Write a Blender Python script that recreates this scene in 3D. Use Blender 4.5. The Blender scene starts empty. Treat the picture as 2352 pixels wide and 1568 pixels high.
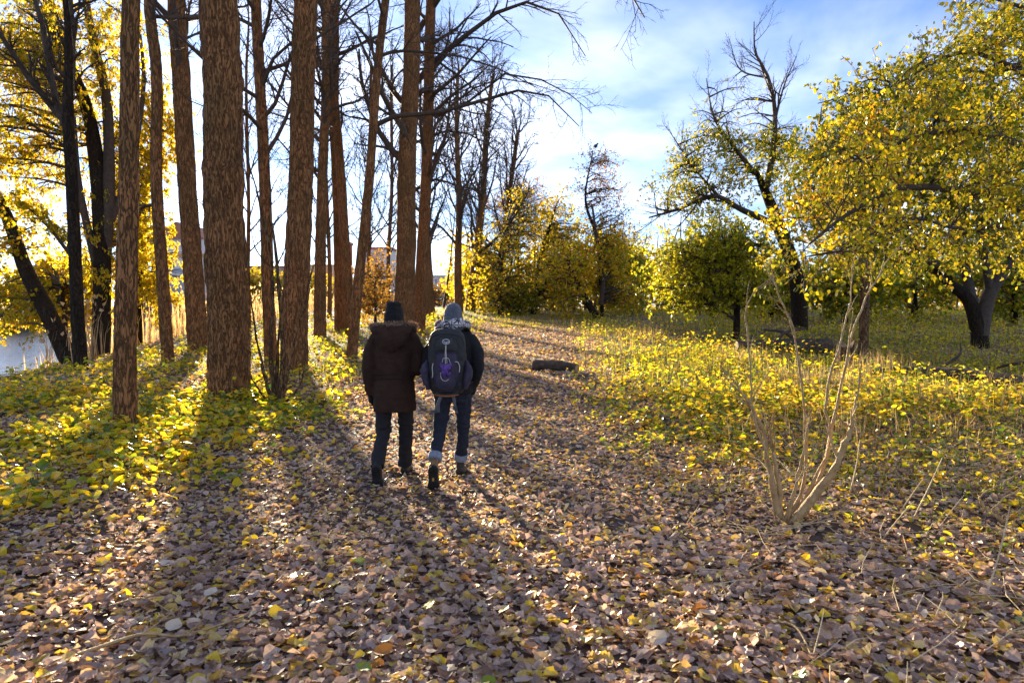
import bpy, bmesh, math
import numpy as np
from mathutils import Vector, Matrix

# ------------------------------------------------------------------ camera, sky, sun, exposure
S = bpy.context.scene
COL = S.collection
CAM_H = 1.72
TILT = math.radians(3.07)          # camera looks slightly down
F = 1568.0                         # focal length for a 2352 x 1568 picture (24 mm on 36 mm film)
cam_d = bpy.data.cameras.new('camera'); cam = bpy.data.objects.new('camera', cam_d)
COL.objects.link(cam); S.camera = cam
cam.location = (0, 0, CAM_H); cam.rotation_euler = (math.radians(90) - TILT, 0, 0)
cam_d.sensor_width = 36; cam_d.lens = 24; cam_d.clip_start = .05; cam_d.clip_end = 3000
cam_d.dof.use_dof = True; cam_d.dof.focus_distance = 7.5; cam_d.dof.aperture_fstop = 3.2

def ray(px, py):
    u = (px - 1176) / F; v = -(py - 784) / F
    c, s = math.cos(TILT), math.sin(TILT)
    return np.array([u, c + v * s, v * c - s])

sd = ray(562, 452); sd = sd / np.linalg.norm(sd)
SUN_EL = math.asin(sd[2]); SUN_AZ = math.atan2(sd[0], sd[1])
W = bpy.data.worlds.new('World'); S.world = W; W.use_nodes = True
EXPOSURE = 2.7
SKY_STRENGTH = 0.052
CLOUD = 4.0
def build_world():
    nt = W.node_tree; N = nt.nodes; Lk = nt.links; N.clear()
    out = N.new('ShaderNodeOutputWorld'); bg = N.new('ShaderNodeBackground')
    sky = N.new('ShaderNodeTexSky'); sky.sky_type = 'NISHITA'; sky.sun_disc = False
    sky.sun_elevation = SUN_EL; sky.sun_rotation = SUN_AZ
    sky.air_density = .8; sky.dust_density = .4; sky.ozone_density = 7.0
    tc = N.new('ShaderNodeTexCoord'); sep = N.new('ShaderNodeSeparateXYZ'); Lk.new(tc.outputs['Generated'], sep.inputs[0])
    add = N.new('ShaderNodeMath'); add.operation = 'ADD'; add.inputs[1].default_value = .16; Lk.new(sep.outputs[2], add.inputs[0])
    mx = N.new('ShaderNodeMath'); mx.operation = 'MAXIMUM'; mx.inputs[1].default_value = .05; Lk.new(add.outputs[0], mx.inputs[0])
    dx = N.new('ShaderNodeMath'); dx.operation = 'DIVIDE'; Lk.new(sep.outputs[0], dx.inputs[0]); Lk.new(mx.outputs[0], dx.inputs[1])
    dy = N.new('ShaderNodeMath'); dy.operation = 'DIVIDE'; Lk.new(sep.outputs[1], dy.inputs[0]); Lk.new(mx.outputs[0], dy.inputs[1])
    cb = N.new('ShaderNodeCombineXYZ'); Lk.new(dx.outputs[0], cb.inputs[0]); Lk.new(dy.outputs[0], cb.inputs[1]); cb.inputs[2].default_value = 3.7
    nz = N.new('ShaderNodeTexNoise'); nz.inputs['Scale'].default_value = .7; nz.inputs['Detail'].default_value = 7; nz.inputs['Roughness'].default_value = .55
    nz.inputs['Distortion'].default_value = .5
    Lk.new(cb.outputs[0], nz.inputs['Vector'])
    rp = N.new('ShaderNodeValToRGB'); rp.color_ramp.elements[0].position = .32; rp.color_ramp.elements[1].position = .58
    hz = N.new('ShaderNodeMapRange'); hz.inputs['From Min'].default_value = 0; hz.inputs['From Max'].default_value = .55; hz.inputs['To Min'].default_value = .20; hz.inputs['To Max'].default_value = -.05   # cloud decks close up towards the horizon
    Lk.new(sep.outputs[2], hz.inputs['Value'])
    hs = N.new('ShaderNodeMath'); hs.operation = 'ADD'; Lk.new(nz.outputs['Fac'], hs.inputs[0]); Lk.new(hz.outputs[0], hs.inputs[1])
    Lk.new(hs.outputs[0], rp.inputs[0])
    # cloud tone: grey undersides to bright white
    n2 = N.new('ShaderNodeTexNoise'); n2.inputs['Scale'].default_value = 1.5; n2.inputs['Detail'].default_value = 5
    Lk.new(cb.outputs[0], n2.inputs['Vector'])
    cr = N.new('ShaderNodeValToRGB')
    cr.color_ramp.elements[0].position = .35; cr.color_ramp.elements[0].color = (.30, .33, .39, 1)
    cr.color_ramp.elements[1].position = .64; cr.color_ramp.elements[1].color = (1, .96, .90, 1)
    Lk.new(n2.outputs['Fac'], cr.inputs[0])
    ms = N.new('ShaderNodeVectorMath'); ms.operation = 'SCALE'; ms.inputs['Scale'].default_value = CLOUD; Lk.new(cr.outputs[0], ms.inputs[0])
    # clouds also pick up part of the sky behind them, so they brighten round the sun
    a2 = N.new('ShaderNodeVectorMath'); a2.operation = 'SCALE'; a2.inputs['Scale'].default_value = .55; Lk.new(sky.outputs[0], a2.inputs[0])
    a3 = N.new('ShaderNodeVectorMath'); a3.operation = 'ADD'; Lk.new(ms.outputs[0], a3.inputs[0]); Lk.new(a2.outputs[0], a3.inputs[1])
    mix = N.new('ShaderNodeMixRGB'); Lk.new(rp.outputs[0], mix.inputs[0]); Lk.new(sky.outputs[0], mix.inputs[1]); Lk.new(a3.outputs[0], mix.inputs[2])
    Lk.new(mix.outputs[0], bg.inputs[0]); bg.inputs[1].default_value = SKY_STRENGTH
    Lk.new(bg.outputs[0], out.inputs[0])
build_world()
sun_d = bpy.data.lights.new('sun', 'SUN'); sun_d.energy = 4.4; sun_d.angle = math.radians(2.5); sun_d.color = (1, .84, .58)
sun = bpy.data.objects.new('sun', sun_d); COL.objects.link(sun); sun.location = (-20, 50, 30)
sun.rotation_euler = Vector((-sd[0], -sd[1], -sd[2])).to_track_quat('-Z', 'Y').to_euler()
S.view_settings.view_transform = 'Standard'; S.view_settings.look = 'None'
S.view_settings.exposure = EXPOSURE; S.view_settings.gamma = 1; S.view_settings.use_curve_mapping = False
S.render.engine = 'CYCLES'
cy = S.cycles
cy.max_bounces = 7; cy.diffuse_bounces = 3; cy.glossy_bounces = 3; cy.transmission_bounces = 5; cy.transparent_max_bounces = 4
cy.caustics_reflective = False; cy.caustics_refractive = False; cy.sample_clamp_indirect = 6
cy.use_denoising = True

# ------------------------------------------------------------------ numeric helpers
def smooth(a, b, x):
    t = np.clip((x - a) / (b - a), 0, 1); return t * t * (3 - 2 * t)

def _hash(ix, iy, iz):
    h = (ix * 374761393 + iy * 668265263 + iz * 2147483647 + 1013904223) & 0xffffffff
    h = ((h ^ (h >> 13)) * 1274126177) & 0xffffffff
    h = ((h ^ (h >> 16)) * 2246822519) & 0xffffffff
    return ((h ^ (h >> 15)) & 0xffff) / 65535.0

def vnoise(x, y, z=0.0):
    x, y, z = np.broadcast_arrays(np.asarray(x, float), np.asarray(y, float), np.asarray(z, float))
    ix, iy, iz = np.floor(x).astype(np.int64), np.floor(y).astype(np.int64), np.floor(z).astype(np.int64)
    fx, fy, fz = x - ix, y - iy, z - iz
    fx, fy, fz = fx * fx * (3 - 2 * fx), fy * fy * (3 - 2 * fy), fz * fz * (3 - 2 * fz)
    r = 0
    for a in (0, 1):
        for b in (0, 1):
            for c in (0, 1):
                w = (fx if a else 1 - fx) * (fy if b else 1 - fy) * (fz if c else 1 - fz)
                r = r + w * _hash(ix + a, iy + b, iz + c)
    return r                          # 0..1

def path_x(y):
    return -.55 + .085 * np.maximum(0, y - 16) - .0002 * np.maximum(0, y - 16) ** 2

def crest_x(y):
    return -11.2 - .08 * np.maximum(0, y - 14)

WATER_Z = -1.0
def H(x, y):
    x = np.asarray(x, float); y = np.asarray(y, float)
    z = 1.15 * smooth(8, 56, y)
    z = z + .22 * smooth(-2.6, -5.5, x - path_x(y)) * smooth(3, 16, y) * (1 - .8 * smooth(-8.5, -11, x) * smooth(26, 17, y))
    z = z + .10 * smooth(2.2, 5.0, x - path_x(y)) * smooth(5, 14, y)
    z = z + .05 * (vnoise(x * .7, y * .7) - .5) + .03 * (vnoise(x * 2.1, y * 2.1, 5) - .5)
    cx = crest_x(y)
    bank = smooth(cx, cx - 4.5, x)
    far = smooth(-48, -54, x)
    zb = -2.6 + 4.0 * far
    return z * (1 - bank) + zb * bank

def ground(px, py):
    """where the line of sight through a picture point meets the terrain"""
    d = ray(px, py); d = d / d[1]
    ys = np.linspace(2.0, 160, 8000)
    xs = d[0] * ys; zs = CAM_H + d[2] * ys
    below = zs < H(xs, ys)
    k = int(np.argmax(below)) if below.any() else len(ys) - 1
    return np.array([xs[k], ys[k], float(H(xs[k], ys[k]))])

def W3(px, py, depth):
    d = ray(px, py); d = d / d[1]
    return np.array([d[0] * depth, depth, CAM_H + d[2] * depth])

def gb(px, depth):
    x = (px - 1176) / F * depth; return np.array([x, depth, float(H(x, depth))])
def gz(x, y): return float(H(x, y))

class MB:
    """collects vertices and faces, builds ONE mesh object"""
    def __init__(s): s.v = []; s.q = []; s.t = []; s.n = 0; s.poly = []
    def add(s, v, q=None, t=None):
        v = np.asarray(v, np.float32).reshape(-1, 3)
        if q is not None and len(q): s.q.append(np.asarray(q, np.int64).reshape(-1, 4) + s.n)
        if t is not None and len(t): s.t.append(np.asarray(t, np.int64).reshape(-1, 3) + s.n)
        s.v.append(v); s.n += len(v); return s
    def mesh(s, name, smooth_shade=True):
        v = np.concatenate(s.v) if s.v else np.zeros((0, 3), np.float32)
        q = np.concatenate(s.q) if s.q else np.zeros((0, 4), np.int64)
        t = np.concatenate(s.t) if s.t else np.zeros((0, 3), np.int64)
        me = bpy.data.meshes.new(name)
        me.vertices.add(len(v)); me.vertices.foreach_set('co', v.ravel())
        nl = q.size + t.size; npoly = len(q) + len(t)
        me.loops.add(nl); me.loops.foreach_set('vertex_index', np.concatenate([q.ravel(), t.ravel()]).astype(np.int32))
        me.polygons.add(npoly)
        st = np.concatenate([np.arange(len(q)) * 4, q.size + np.arange(len(t)) * 3]).astype(np.int32)
        me.polygons.foreach_set('loop_start', st)
        me.polygons.foreach_set('use_smooth', np.full(npoly, smooth_shade, bool))
        me.update(calc_edges=True)
        return me
    def build(s, name, mat, parent=None, smooth_shade=True):
        return link(name, s.mesh(name, smooth_shade), mat, parent)

def link(name, me, mat, parent=None):
    if mat is not None and not me.materials: me.materials.append(mat)
    o = bpy.data.objects.new(name, me); COL.objects.link(o)
    if parent is not None:
        o.parent = parent; o.matrix_parent_inverse = PINV(parent)
    return o
def PINV(p):
    m = Matrix.LocRotScale(p.location, p.rotation_euler, p.scale)
    q = p
    while q.parent is not None:
        q = q.parent
        m = Matrix.LocRotScale(q.location, q.rotation_euler, q.scale) @ m if q is not None else m
    return m.inverted()
def thing(name, label, cat, loc=(0, 0, 0), group=None):
    o = bpy.data.objects.new(name, None); COL.objects.link(o); o.location = [float(a) for a in loc]
    o.empty_display_size = .2
    return tag(o, label, cat, group)
def tag(o, label=None, cat=None, group=None, kind=None):
    if label: o['label'] = label
    if cat: o['category'] = cat
    if group: o['group'] = group
    if kind: o['kind'] = kind
    return o

def tubes(P, R, k):
    P = np.asarray(P, float); R = np.asarray(R, float)
    N, m, _ = P.shape
    T = np.gradient(P, axis=1); T /= np.linalg.norm(T, axis=2, keepdims=True) + 1e-9
    mean = P[:, -1] - P[:, 0]; mean /= np.linalg.norm(mean, axis=1, keepdims=True) + 1e-9
    ref = np.where(np.abs(mean[:, 2:3]) > .75, np.array([[1., .13, 0]]), np.array([[.08, .05, 1.]]))[:, None, :]
    U = np.cross(T, np.broadcast_to(ref, T.shape)); U /= np.linalg.norm(U, axis=2, keepdims=True) + 1e-9
    V = np.cross(T, U)
    a = 2 * np.pi * np.arange(k) / k
    v = P[:, :, None, :] + R[:, :, None, None] * (np.cos(a)[None, None, :, None] * U[:, :, None, :] + np.sin(a)[None, None, :, None] * V[:, :, None, :])
    base = (np.arange(N) * m * k)[:, None, None]
    i = (np.arange(m - 1) * k)[None, :, None]; j = np.arange(k)[None, None, :]; j2 = (j + 1) % k
    q = np.stack([base + i + j, base + i + j2, base + i + k + j2, base + i + k + j], axis=-1).reshape(-1, 4)
    return v.reshape(-1, 3), q

def spikes(P, R):
    """finest twigs: three-sided points"""
    N = len(P); d = P[:, -1] - P[:, 0]; a = np.cross(d, np.array([.31, .22, .92])); a /= np.linalg.norm(a, axis=1, keepdims=True) + 1e-9
    b = np.cross(d, a); b /= np.linalg.norm(b, axis=1, keepdims=True) + 1e-9; r = R[:, :1] * 1.15
    v = np.stack([P[:, 0] + a * r, P[:, 0] - a * r * .5 + b * r * .87, P[:, 0] - a * r * .5 - b * r * .87, P[:, -1]], 1)
    t = (np.arange(N) * 4)[:, None, None] + np.array([[0, 1, 3], [1, 2, 3], [2, 0, 3]])[None]
    return v.reshape(-1, 3), None, t.reshape(-1, 3)

def catmull(pts, m):
    p = np.asarray(pts, float); n = len(p)
    if n == 2: return p[0] + (p[1] - p[0]) * np.linspace(0, 1, m)[:, None]
    e = np.vstack([2 * p[0] - p[1], p, 2 * p[-1] - p[-2]])
    f = np.linspace(0, n - 1, m); i = np.minimum(f.astype(int), n - 2); t = (f - i)[:, None]
    p0, p1, p2, p3 = e[i], e[i + 1], e[i + 2], e[i + 3]
    return .5 * (2 * p1 + (p2 - p0) * t + (2 * p0 - 5 * p1 + 4 * p2 - p3) * t ** 2 + (3 * p1 - p0 - 3 * p2 + p3) * t ** 3)

def interp(vals, m):
    return np.interp(np.linspace(0, 1, m), np.linspace(0, 1, len(vals)), vals)

def grow(P, R, n, t0, t1, ang, L, m, rng, up=.0, wig=.12, rr=.55, taper=.2, fall=.4, rmin=.0025, bias=None):
    """n child branches on every parent branch; all arrays"""
    N, pm, _ = P.shape
    pi = np.repeat(np.arange(N), n); C = len(pi)
    t = t0 + (t1 - t0) * ((np.tile(np.arange(n), N) + rng.random(C)) / n)
    f = t * (pm - 1); i = np.minimum(f.astype(int), pm - 2); a = (f - i)[:, None]
    b = P[pi, i] * (1 - a) + P[pi, i + 1] * a
    tn = P[pi, i + 1] - P[pi, i]; tn /= np.linalg.norm(tn, axis=1, keepdims=True) + 1e-9
    r = R[pi, i] * (1 - a[:, 0]) + R[pi, i + 1] * a[:, 0]
    rv = rng.normal(size=(C, 3))
    if bias is not None: rv = rv + np.asarray(bias)
    pp = rv - (rv * tn).sum(1, keepdims=True) * tn; pp /= np.linalg.norm(pp, axis=1, keepdims=True) + 1e-9
    an = np.radians(ang) * (1 + .35 * rng.normal(size=C)); an = an[:, None]
    d = tn * np.cos(an) + pp * np.sin(an)
    L = np.asarray(L, float); L = L[pi] if L.ndim else L
    l = L * (1 - fall * (t - t0) / max(1e-6, t1 - t0)) * (.55 + .7 * rng.random(C)); st = (l / (m - 1))[:, None]
    pts = [b]; p = b
    for s in range(m - 1):
        d = d + wig * rng.normal(size=(C, 3)); d[:, 2] += up
        d /= np.linalg.norm(d, axis=1, keepdims=True) + 1e-9
        p = p + d * st; pts.append(p)
    r0 = np.maximum(r * rr, rmin)
    RR = r0[:, None] * (1 - (1 - taper) * np.linspace(0, 1, m))[None, :]
    return np.stack(pts, 1), np.maximum(RR, rmin * .7), l

LEAF4 = (np.array([[0, 0, 0], [.45, .36, .06], [1, 0, -.05], [.45, -.36, .06]]), [[0, 1, 2], [0, 2, 3]])
LEAF6 = (np.array([[0, 0, 0], [.28, .30, .07], [.68, .26, .05], [1, 0, -.10], [.68, -.26, .05], [.28, -.30, .07], [.5, 0, -.02]]),
         [[0, 1, 6], [1, 2, 6], [2, 3, 6], [3, 4, 6], [4, 5, 6], [5, 0, 6]])
def _broad():
    o = [[0, 0, 0], [.10, .26, .05], [.30, .42, .10], [.55, .38, .07], [.80, .20, .02], [1.02, 0, -.10], [.80, -.20, .02], [.55, -.38, .07], [.30, -.42, .10], [.10, -.26, .05], [.28, 0, -.03], [.62, 0, -.05]]
    t = [[0, 1, 10], [1, 2, 10], [2, 3, 10], [3, 11, 10], [3, 4, 11], [4, 5, 11], [5, 6, 11], [6, 7, 11], [7, 10, 11], [7, 8, 10], [8, 9, 10], [9, 0, 10]]
    return np.array(o, float), t
BROAD = _broad()
def _round():
    a = np.linspace(0, 2 * np.pi, 8, endpoint=False)
    o = np.stack([.5 - .5 * np.cos(a), .42 * np.sin(a), .05 * np.abs(np.sin(a))], 1)
    o = np.vstack([o, [[.5, 0, -.03]]])
    return o, [[i, (i + 1) % 8, 8] for i in range(8)]
ROUND = _round()
NARROW = (np.array([[0, 0, 0], [.3, .10, .03], [.7, .085, .02], [1, 0, .06], [.7, -.085, .02], [.3, -.10, .03]]), [[0, 1, 5], [1, 2, 5], [2, 4, 5], [2, 3, 4]])

def leaves(mb, pos, xdir, nrm, size, tpl, rng, curl=.0, width=1.0):
    """leaf blades: xdir along the blade, nrm its upper side"""
    tv, tf = tpl; n = len(pos)
    if n == 0: return
    X = xdir / (np.linalg.norm(xdir, axis=1, keepdims=True) + 1e-9)
    Y = np.cross(nrm, X); Y /= np.linalg.norm(Y, axis=1, keepdims=True) + 1e-9
    Z = np.cross(X, Y)
    s = (np.full(n, size) if np.isscalar(size) else size)[:, None, None]
    tx, ty, tz = tv[None, :, 0:1], tv[None, :, 1:2] * width, tv[None, :, 2:3]
    c = (rng.normal(size=(n, 1, 1)) * curl) if curl else 0
    c2 = (rng.normal(size=(n, 1, 1)) * curl) if curl else 0
    jit = (rng.normal(size=(n, len(tv), 1)) * .04) if curl else 0
    jx = (rng.normal(size=(n, len(tv), 1)) * .06) if curl > .15 else 0
    zz = tz * (1 + 1.5 * c2) + c * ((tx - .5) ** 2 - .1) * 1.6 + c2 * ty * ty * 1.8 + jit
    v = pos[:, None, :] + s * ((tx + jx) * X[:, None, :] + (ty + jit * 1.2) * Y[:, None, :] + zz * Z[:, None, :])
    f = np.asarray(tf)[None] + (np.arange(n) * len(tv))[:, None, None]
    mb.add(v.reshape(-1, 3), t=f.reshape(-1, 3))

# ------------------------------------------------------------------ materials
def nodes(name):
    m = bpy.data.materials.new(name); m.use_nodes = True
    nt = m.node_tree; nt.nodes.clear()
    return m, nt.nodes, nt.links
def ramp(N, stops, interp_='LINEAR'):
    r = N.new('ShaderNodeValToRGB'); cr = r.color_ramp; cr.interpolation = interp_
    while len(cr.elements) < len(stops): cr.elements.new(.5)
    for e, (p, c) in zip(cr.elements, stops):
        e.position = p; e.color = (*c, 1)
    return r
def mat(name, c1, c2=None, scale=8, rough=.8, bump=0, bscale=None, stretch=(1, 1, 1), metal=0, coord='Object', spec=.5, sheen=0, detail=5, bdist=.02):
    m, N, L = nodes(name)
    o = N.new('ShaderNodeOutputMaterial'); p = N.new('ShaderNodeBsdfPrincipled'); L.new(p.outputs[0], o.inputs[0])
    p.inputs['Roughness'].default_value = rough; p.inputs['Metallic'].default_value = metal
    p.inputs['Specular IOR Level'].default_value = spec
    if sheen: p.inputs['Sheen Weight'].default_value = sheen
    if c2 is None and not bump:
        p.inputs['Base Color'].default_value = (*c1, 1); return m
    tc = N.new('ShaderNodeTexCoord'); mp = N.new('ShaderNodeMapping'); mp.inputs['Scale'].default_value = stretch
    L.new(tc.outputs[coord], mp.inputs[0])
    nz = N.new('ShaderNodeTexNoise'); nz.inputs['Scale'].default_value = scale; nz.inputs['Detail'].default_value = detail
    L.new(mp.outputs[0], nz.inputs['Vector'])
    if c2 is not None:
        r = ramp(N, [(.32, c1), (.68, c2)]); L.new(nz.outputs['Fac'], r.inputs[0]); L.new(r.outputs[0], p.inputs['Base Color'])
    else: p.inputs['Base Color'].default_value = (*c1, 1)
    if bump:
        n2 = N.new('ShaderNodeTexNoise'); n2.inputs['Scale'].default_value = bscale or scale; n2.inputs['Detail'].default_value = 6
        L.new(mp.outputs[0], n2.inputs['Vector'])
        b = N.new('ShaderNodeBump'); b.inputs['Strength'].default_value = bump; b.inputs['Distance'].default_value = bdist
        L.new(n2.outputs['Fac'], b.inputs['Height']); L.new(b.outputs[0], p.inputs['Normal'])
    return m
def leafmat(name, stops, trans=.5, gloss=.06, grough=.35, nscale=.6, nstr=.25, tint=(1.25, 1.1, .55), fine=0):
    """thin leaf: diffuse + light coming through + a little sheen; every leaf its own hue"""
    m, N, L = nodes(name)
    o = N.new('ShaderNodeOutputMaterial'); g = N.new('ShaderNodeNewGeometry')
    r = ramp(N, stops); 
    nz = N.new('ShaderNodeTexNoise'); nz.inputs['Scale'].default_value = nscale; nz.inputs['Detail'].default_value = 3
    tc = N.new('ShaderNodeTexCoord'); L.new(tc.outputs['Object'], nz.inputs['Vector'])
    ma = N.new('ShaderNodeMath'); ma.operation = 'MULTIPLY_ADD'; L.new(nz.outputs['Fac'], ma.inputs[0]); ma.inputs[1].default_value = nstr * 2; ma.inputs[2].default_value = -nstr
    ad = N.new('ShaderNodeMath'); ad.operation = 'ADD'; L.new(g.outputs['Random Per Island'], ad.inputs[0]); L.new(ma.outputs[0], ad.inputs[1]); ad.use_clamp = True
    L.new(ad.outputs[0], r.inputs[0])
    col = r.outputs[0]
    if fine:
        n3 = N.new('ShaderNodeTexNoise'); n3.inputs['Scale'].default_value = fine; n3.inputs['Detail'].default_value = 4; L.new(tc.outputs['Object'], n3.inputs['Vector'])
        r3 = ramp(N, [(.3, (.76, .74, .72)), (.65, (1.08, 1.08, 1.08))]); L.new(n3.outputs['Fac'], r3.inputs[0])
        mm = N.new('ShaderNodeMixRGB'); mm.blend_type = 'MULTIPLY'; mm.inputs[0].default_value = 1; L.new(col, mm.inputs[1]); L.new(r3.outputs[0], mm.inputs[2]); col = mm.outputs[0]
    d = N.new('ShaderNodeBsdfDiffuse'); t = N.new('ShaderNodeBsdfTranslucent'); L.new(col, d.inputs[0])
    mt = N.new('ShaderNodeMixRGB'); mt.blend_type = 'MULTIPLY'; mt.inputs[0].default_value = 1; mt.inputs[2].default_value = (*tint, 1); L.new(col, mt.inputs[1]); L.new(mt.outputs[0], t.inputs[0])
    mx = N.new('ShaderNodeMixShader'); mx.inputs[0].default_value = trans; L.new(d.outputs[0], mx.inputs[1]); L.new(t.outputs[0], mx.inputs[2])
    gl = N.new('ShaderNodeBsdfGlossy'); gl.inputs['Roughness'].default_value = grough
    lw = N.new('ShaderNodeFresnel'); lw.inputs['IOR'].default_value = 1.35
    mu = N.new('ShaderNodeMath'); mu.operation = 'MULTIPLY'; L.new(lw.outputs[0], mu.inputs[0]); mu.inputs[1].default_value = gloss * 2.2
    mu.use_clamp = True
    m2 = N.new('ShaderNodeMixShader'); L.new(mu.outputs[0], m2.inputs[0]); L.new(mx.outputs[0], m2.inputs[1]); L.new(gl.outputs[0], m2.inputs[2])
    L.new(m2.outputs[0], o.inputs[0])
    return m

M = {}
def barkmat(name, dark, light, sc=(13, 13, 3.0), bd=.03):
    """interlaced vertical furrows between raised plates"""
    m, N, L = nodes(name)
    o = N.new('ShaderNodeOutputMaterial'); p = N.new('ShaderNodeBsdfPrincipled'); L.new(p.outputs[0], o.inputs[0]); p.inputs['Roughness'].default_value = .9; p.inputs['Specular IOR Level'].default_value = .25
    tc = N.new('ShaderNodeTexCoord'); mp = N.new('ShaderNodeMapping'); mp.inputs['Scale'].default_value = sc; L.new(tc.outputs['Object'], mp.inputs[0])
    nz = N.new('ShaderNodeTexNoise'); nz.inputs['Scale'].default_value = 1; nz.inputs['Detail'].default_value = 4; nz.inputs['Roughness'].default_value = .6; nz.inputs['Distortion'].default_value = .6; L.new(mp.outputs[0], nz.inputs['Vector'])
    s = N.new('ShaderNodeMath'); s.operation = 'SUBTRACT'; s.inputs[1].default_value = .5; L.new(nz.outputs['Fac'], s.inputs[0])
    ab = N.new('ShaderNodeMath'); ab.operation = 'ABSOLUTE'; L.new(s.outputs[0], ab.inputs[0])
    mr = N.new('ShaderNodeMapRange'); mr.interpolation_type = 'SMOOTHSTEP'; mr.inputs['From Max'].default_value = .075; L.new(ab.outputs[0], mr.inputs['Value'])
    fine = N.new('ShaderNodeTexNoise'); fine.inputs['Scale'].default_value = 5; fine.inputs['Detail'].default_value = 6; L.new(mp.outputs[0], fine.inputs['Vector'])
    big = N.new('ShaderNodeTexNoise'); big.inputs['Scale'].default_value = 1.1; big.inputs['Detail'].default_value = 3; L.new(tc.outputs['Object'], big.inputs['Vector'])
    r1 = ramp(N, [(.3, tuple(c * .62 for c in light)), (.7, light)]); L.new(fine.outputs['Fac'], r1.inputs[0])
    r2 = ramp(N, [(.35, (.75, .78, .70)), (.65, (1.1, 1.02, .95))]); L.new(big.outputs['Fac'], r2.inputs[0])
    mm = N.new('ShaderNodeMixRGB'); mm.blend_type = 'MULTIPLY'; mm.inputs[0].default_value = 1; L.new(r1.outputs[0], mm.inputs[1]); L.new(r2.outputs[0], mm.inputs[2])
    mx = N.new('ShaderNodeMixRGB'); L.new(mr.outputs[0], mx.inputs[0]); mx.inputs[1].default_value = (*dark, 1); L.new(mm.outputs[0], mx.inputs[2]); L.new(mx.outputs[0], p.inputs['Base Color'])
    ad = N.new('ShaderNodeMath'); ad.operation = 'MULTIPLY_ADD'; ad.inputs[1].default_value = .35; L.new(fine.outputs['Fac'], ad.inputs[0]); L.new(mr.outputs[0], ad.inputs[2])
    b = N.new('ShaderNodeBump'); b.inputs['Strength'].default_value = 1; b.inputs['Distance'].default_value = bd; L.new(ad.outputs[0], b.inputs['Height']); L.new(b.outputs[0], p.inputs['Normal'])
    return m
M['bark'] = barkmat('bark', (.105, .050, .020), (.38, .190, .075), (24, 24, 4.6), .025)
M['bark_dark'] = barkmat('bark_dark', (.012, .008, .005), (.055, .036, .020), (20, 20, 5))
M['bark_warm'] = barkmat('bark_warm', (.05, .028, .013), (.24, .14, .065), (16, 16, 5), .02)
M['twig'] = mat('twig', (.040, .028, .019), (.085, .058, .038), 12, .85)
M['twig_pale'] = mat('twig_pale', (.30, .18, .07), (.50, .34, .15), 14, .7, .6, 60)
M['straw'] = mat('straw', (.42, .30, .15), (.62, .48, .28), 4, .75)
M['soil'] = mat('soil', (.045, .030, .022), (.12, .08, .055), 2.2, .95, .8, 14)
M['path_soil'] = mat('path_soil', (.055, .036, .026), (.12, .080, .058), 3.1, .92, .8, 20)
YEL = [(0, (.22, .28, .02)), (.3, (.48, .46, .025)), (.6, (.74, .56, .03)), (.85, (.80, .50, .025)), (1, (.72, .36, .02))]
M['leaf_yellow'] = leafmat('leaf_yellow', YEL, .6)
M['leaf_gold'] = leafmat('leaf_gold', [(0, (.18, .19, .018)), (.4, (.40, .35, .02)), (.75, (.58, .44, .022)), (1, (.54, .33, .02))], .6)
M['leaf_willow'] = leafmat('leaf_willow', [(0, (.24, .27, .02)), (.4, (.50, .45, .025)), (.8, (.74, .54, .025)), (1, (.68, .40, .02))], .62)
M['leaf_green'] = leafmat('leaf_green', [(0, (.10, .16, .018)), (.45, (.28, .32, .022)), (.8, (.52, .46, .028)), (1, (.68, .52, .03))], .55)
M['leaf_lime'] = leafmat('leaf_lime', [(0, (.15, .20, .02)), (.4, (.36, .40, .024)), (.75, (.58, .55, .03)), (1, (.70, .56, .035))], .58)
M['leaf_near'] = leafmat('leaf_near', [(0, (.13, .17, .02)), (.4, (.32, .32, .022)), (.75, (.60, .50, .025)), (1, (.72, .54, .03))], .54, .05)
M['leaf_brown'] = leafmat('leaf_brown', [(0, (.14, .08, .03)), (.5, (.30, .18, .05)), (1, (.45, .27, .05))], .4)
LIT = [(0, (.20, .125, .090)), (.10, (.34, .225, .165)), (.30, (.50, .345, .260)), (.54, (.62, .455, .350)), (.72, (.74, .58, .45)), (.79, (.70, .48, .16)), (.93, (.76, .56, .07)), (1, (.50, .22, .06))]
M['litter'] = leafmat('litter', LIT, .40, .045, .55, 1.3, .10, (1.1, .95, .75), fine=45)
M['litter_pale'] = leafmat('litter_pale', [(0, (.38, .30, .20)), (.5, (.58, .48, .32)), (.8, (.66, .50, .14)), (1, (.72, .62, .45))], .25, .06, .4, 1, .1, (1.2, 1.05, .6))
M['cover'] = leafmat('cover', [(0, (.08, .16, .02)), (.2, (.24, .32, .025)), (.42, (.50, .50, .03)), (.75, (.78, .62, .03)), (1, (.78, .48, .03))], .58, .04, .35, .45, .30)
M['grass'] = leafmat('grass', [(0, (.10, .17, .02)), (.5, (.30, .34, .03)), (1, (.58, .46, .07))], .5, .05, .4, .5, .3)
M['fallen_yellow'] = leafmat('fallen_yellow', [(0, (.56, .46, .05)), (.5, (.76, .58, .04)), (1, (.80, .50, .04))], .55, .04, .4, 1, .2)
M['grass_dry'] = leafmat('grass_dry', [(0, (.34, .24, .10)), (.5, (.52, .39, .20)), (1, (.66, .52, .30))], .4, .04, .5, .5, .2, (1.15, 1.0, .7))
M['reed'] = leafmat('reed', [(0, (.5, .36, .18)), (1, (.72, .56, .34))], .5, .04, .5, .5, .2, (1.15, 1.0, .7))

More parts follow.
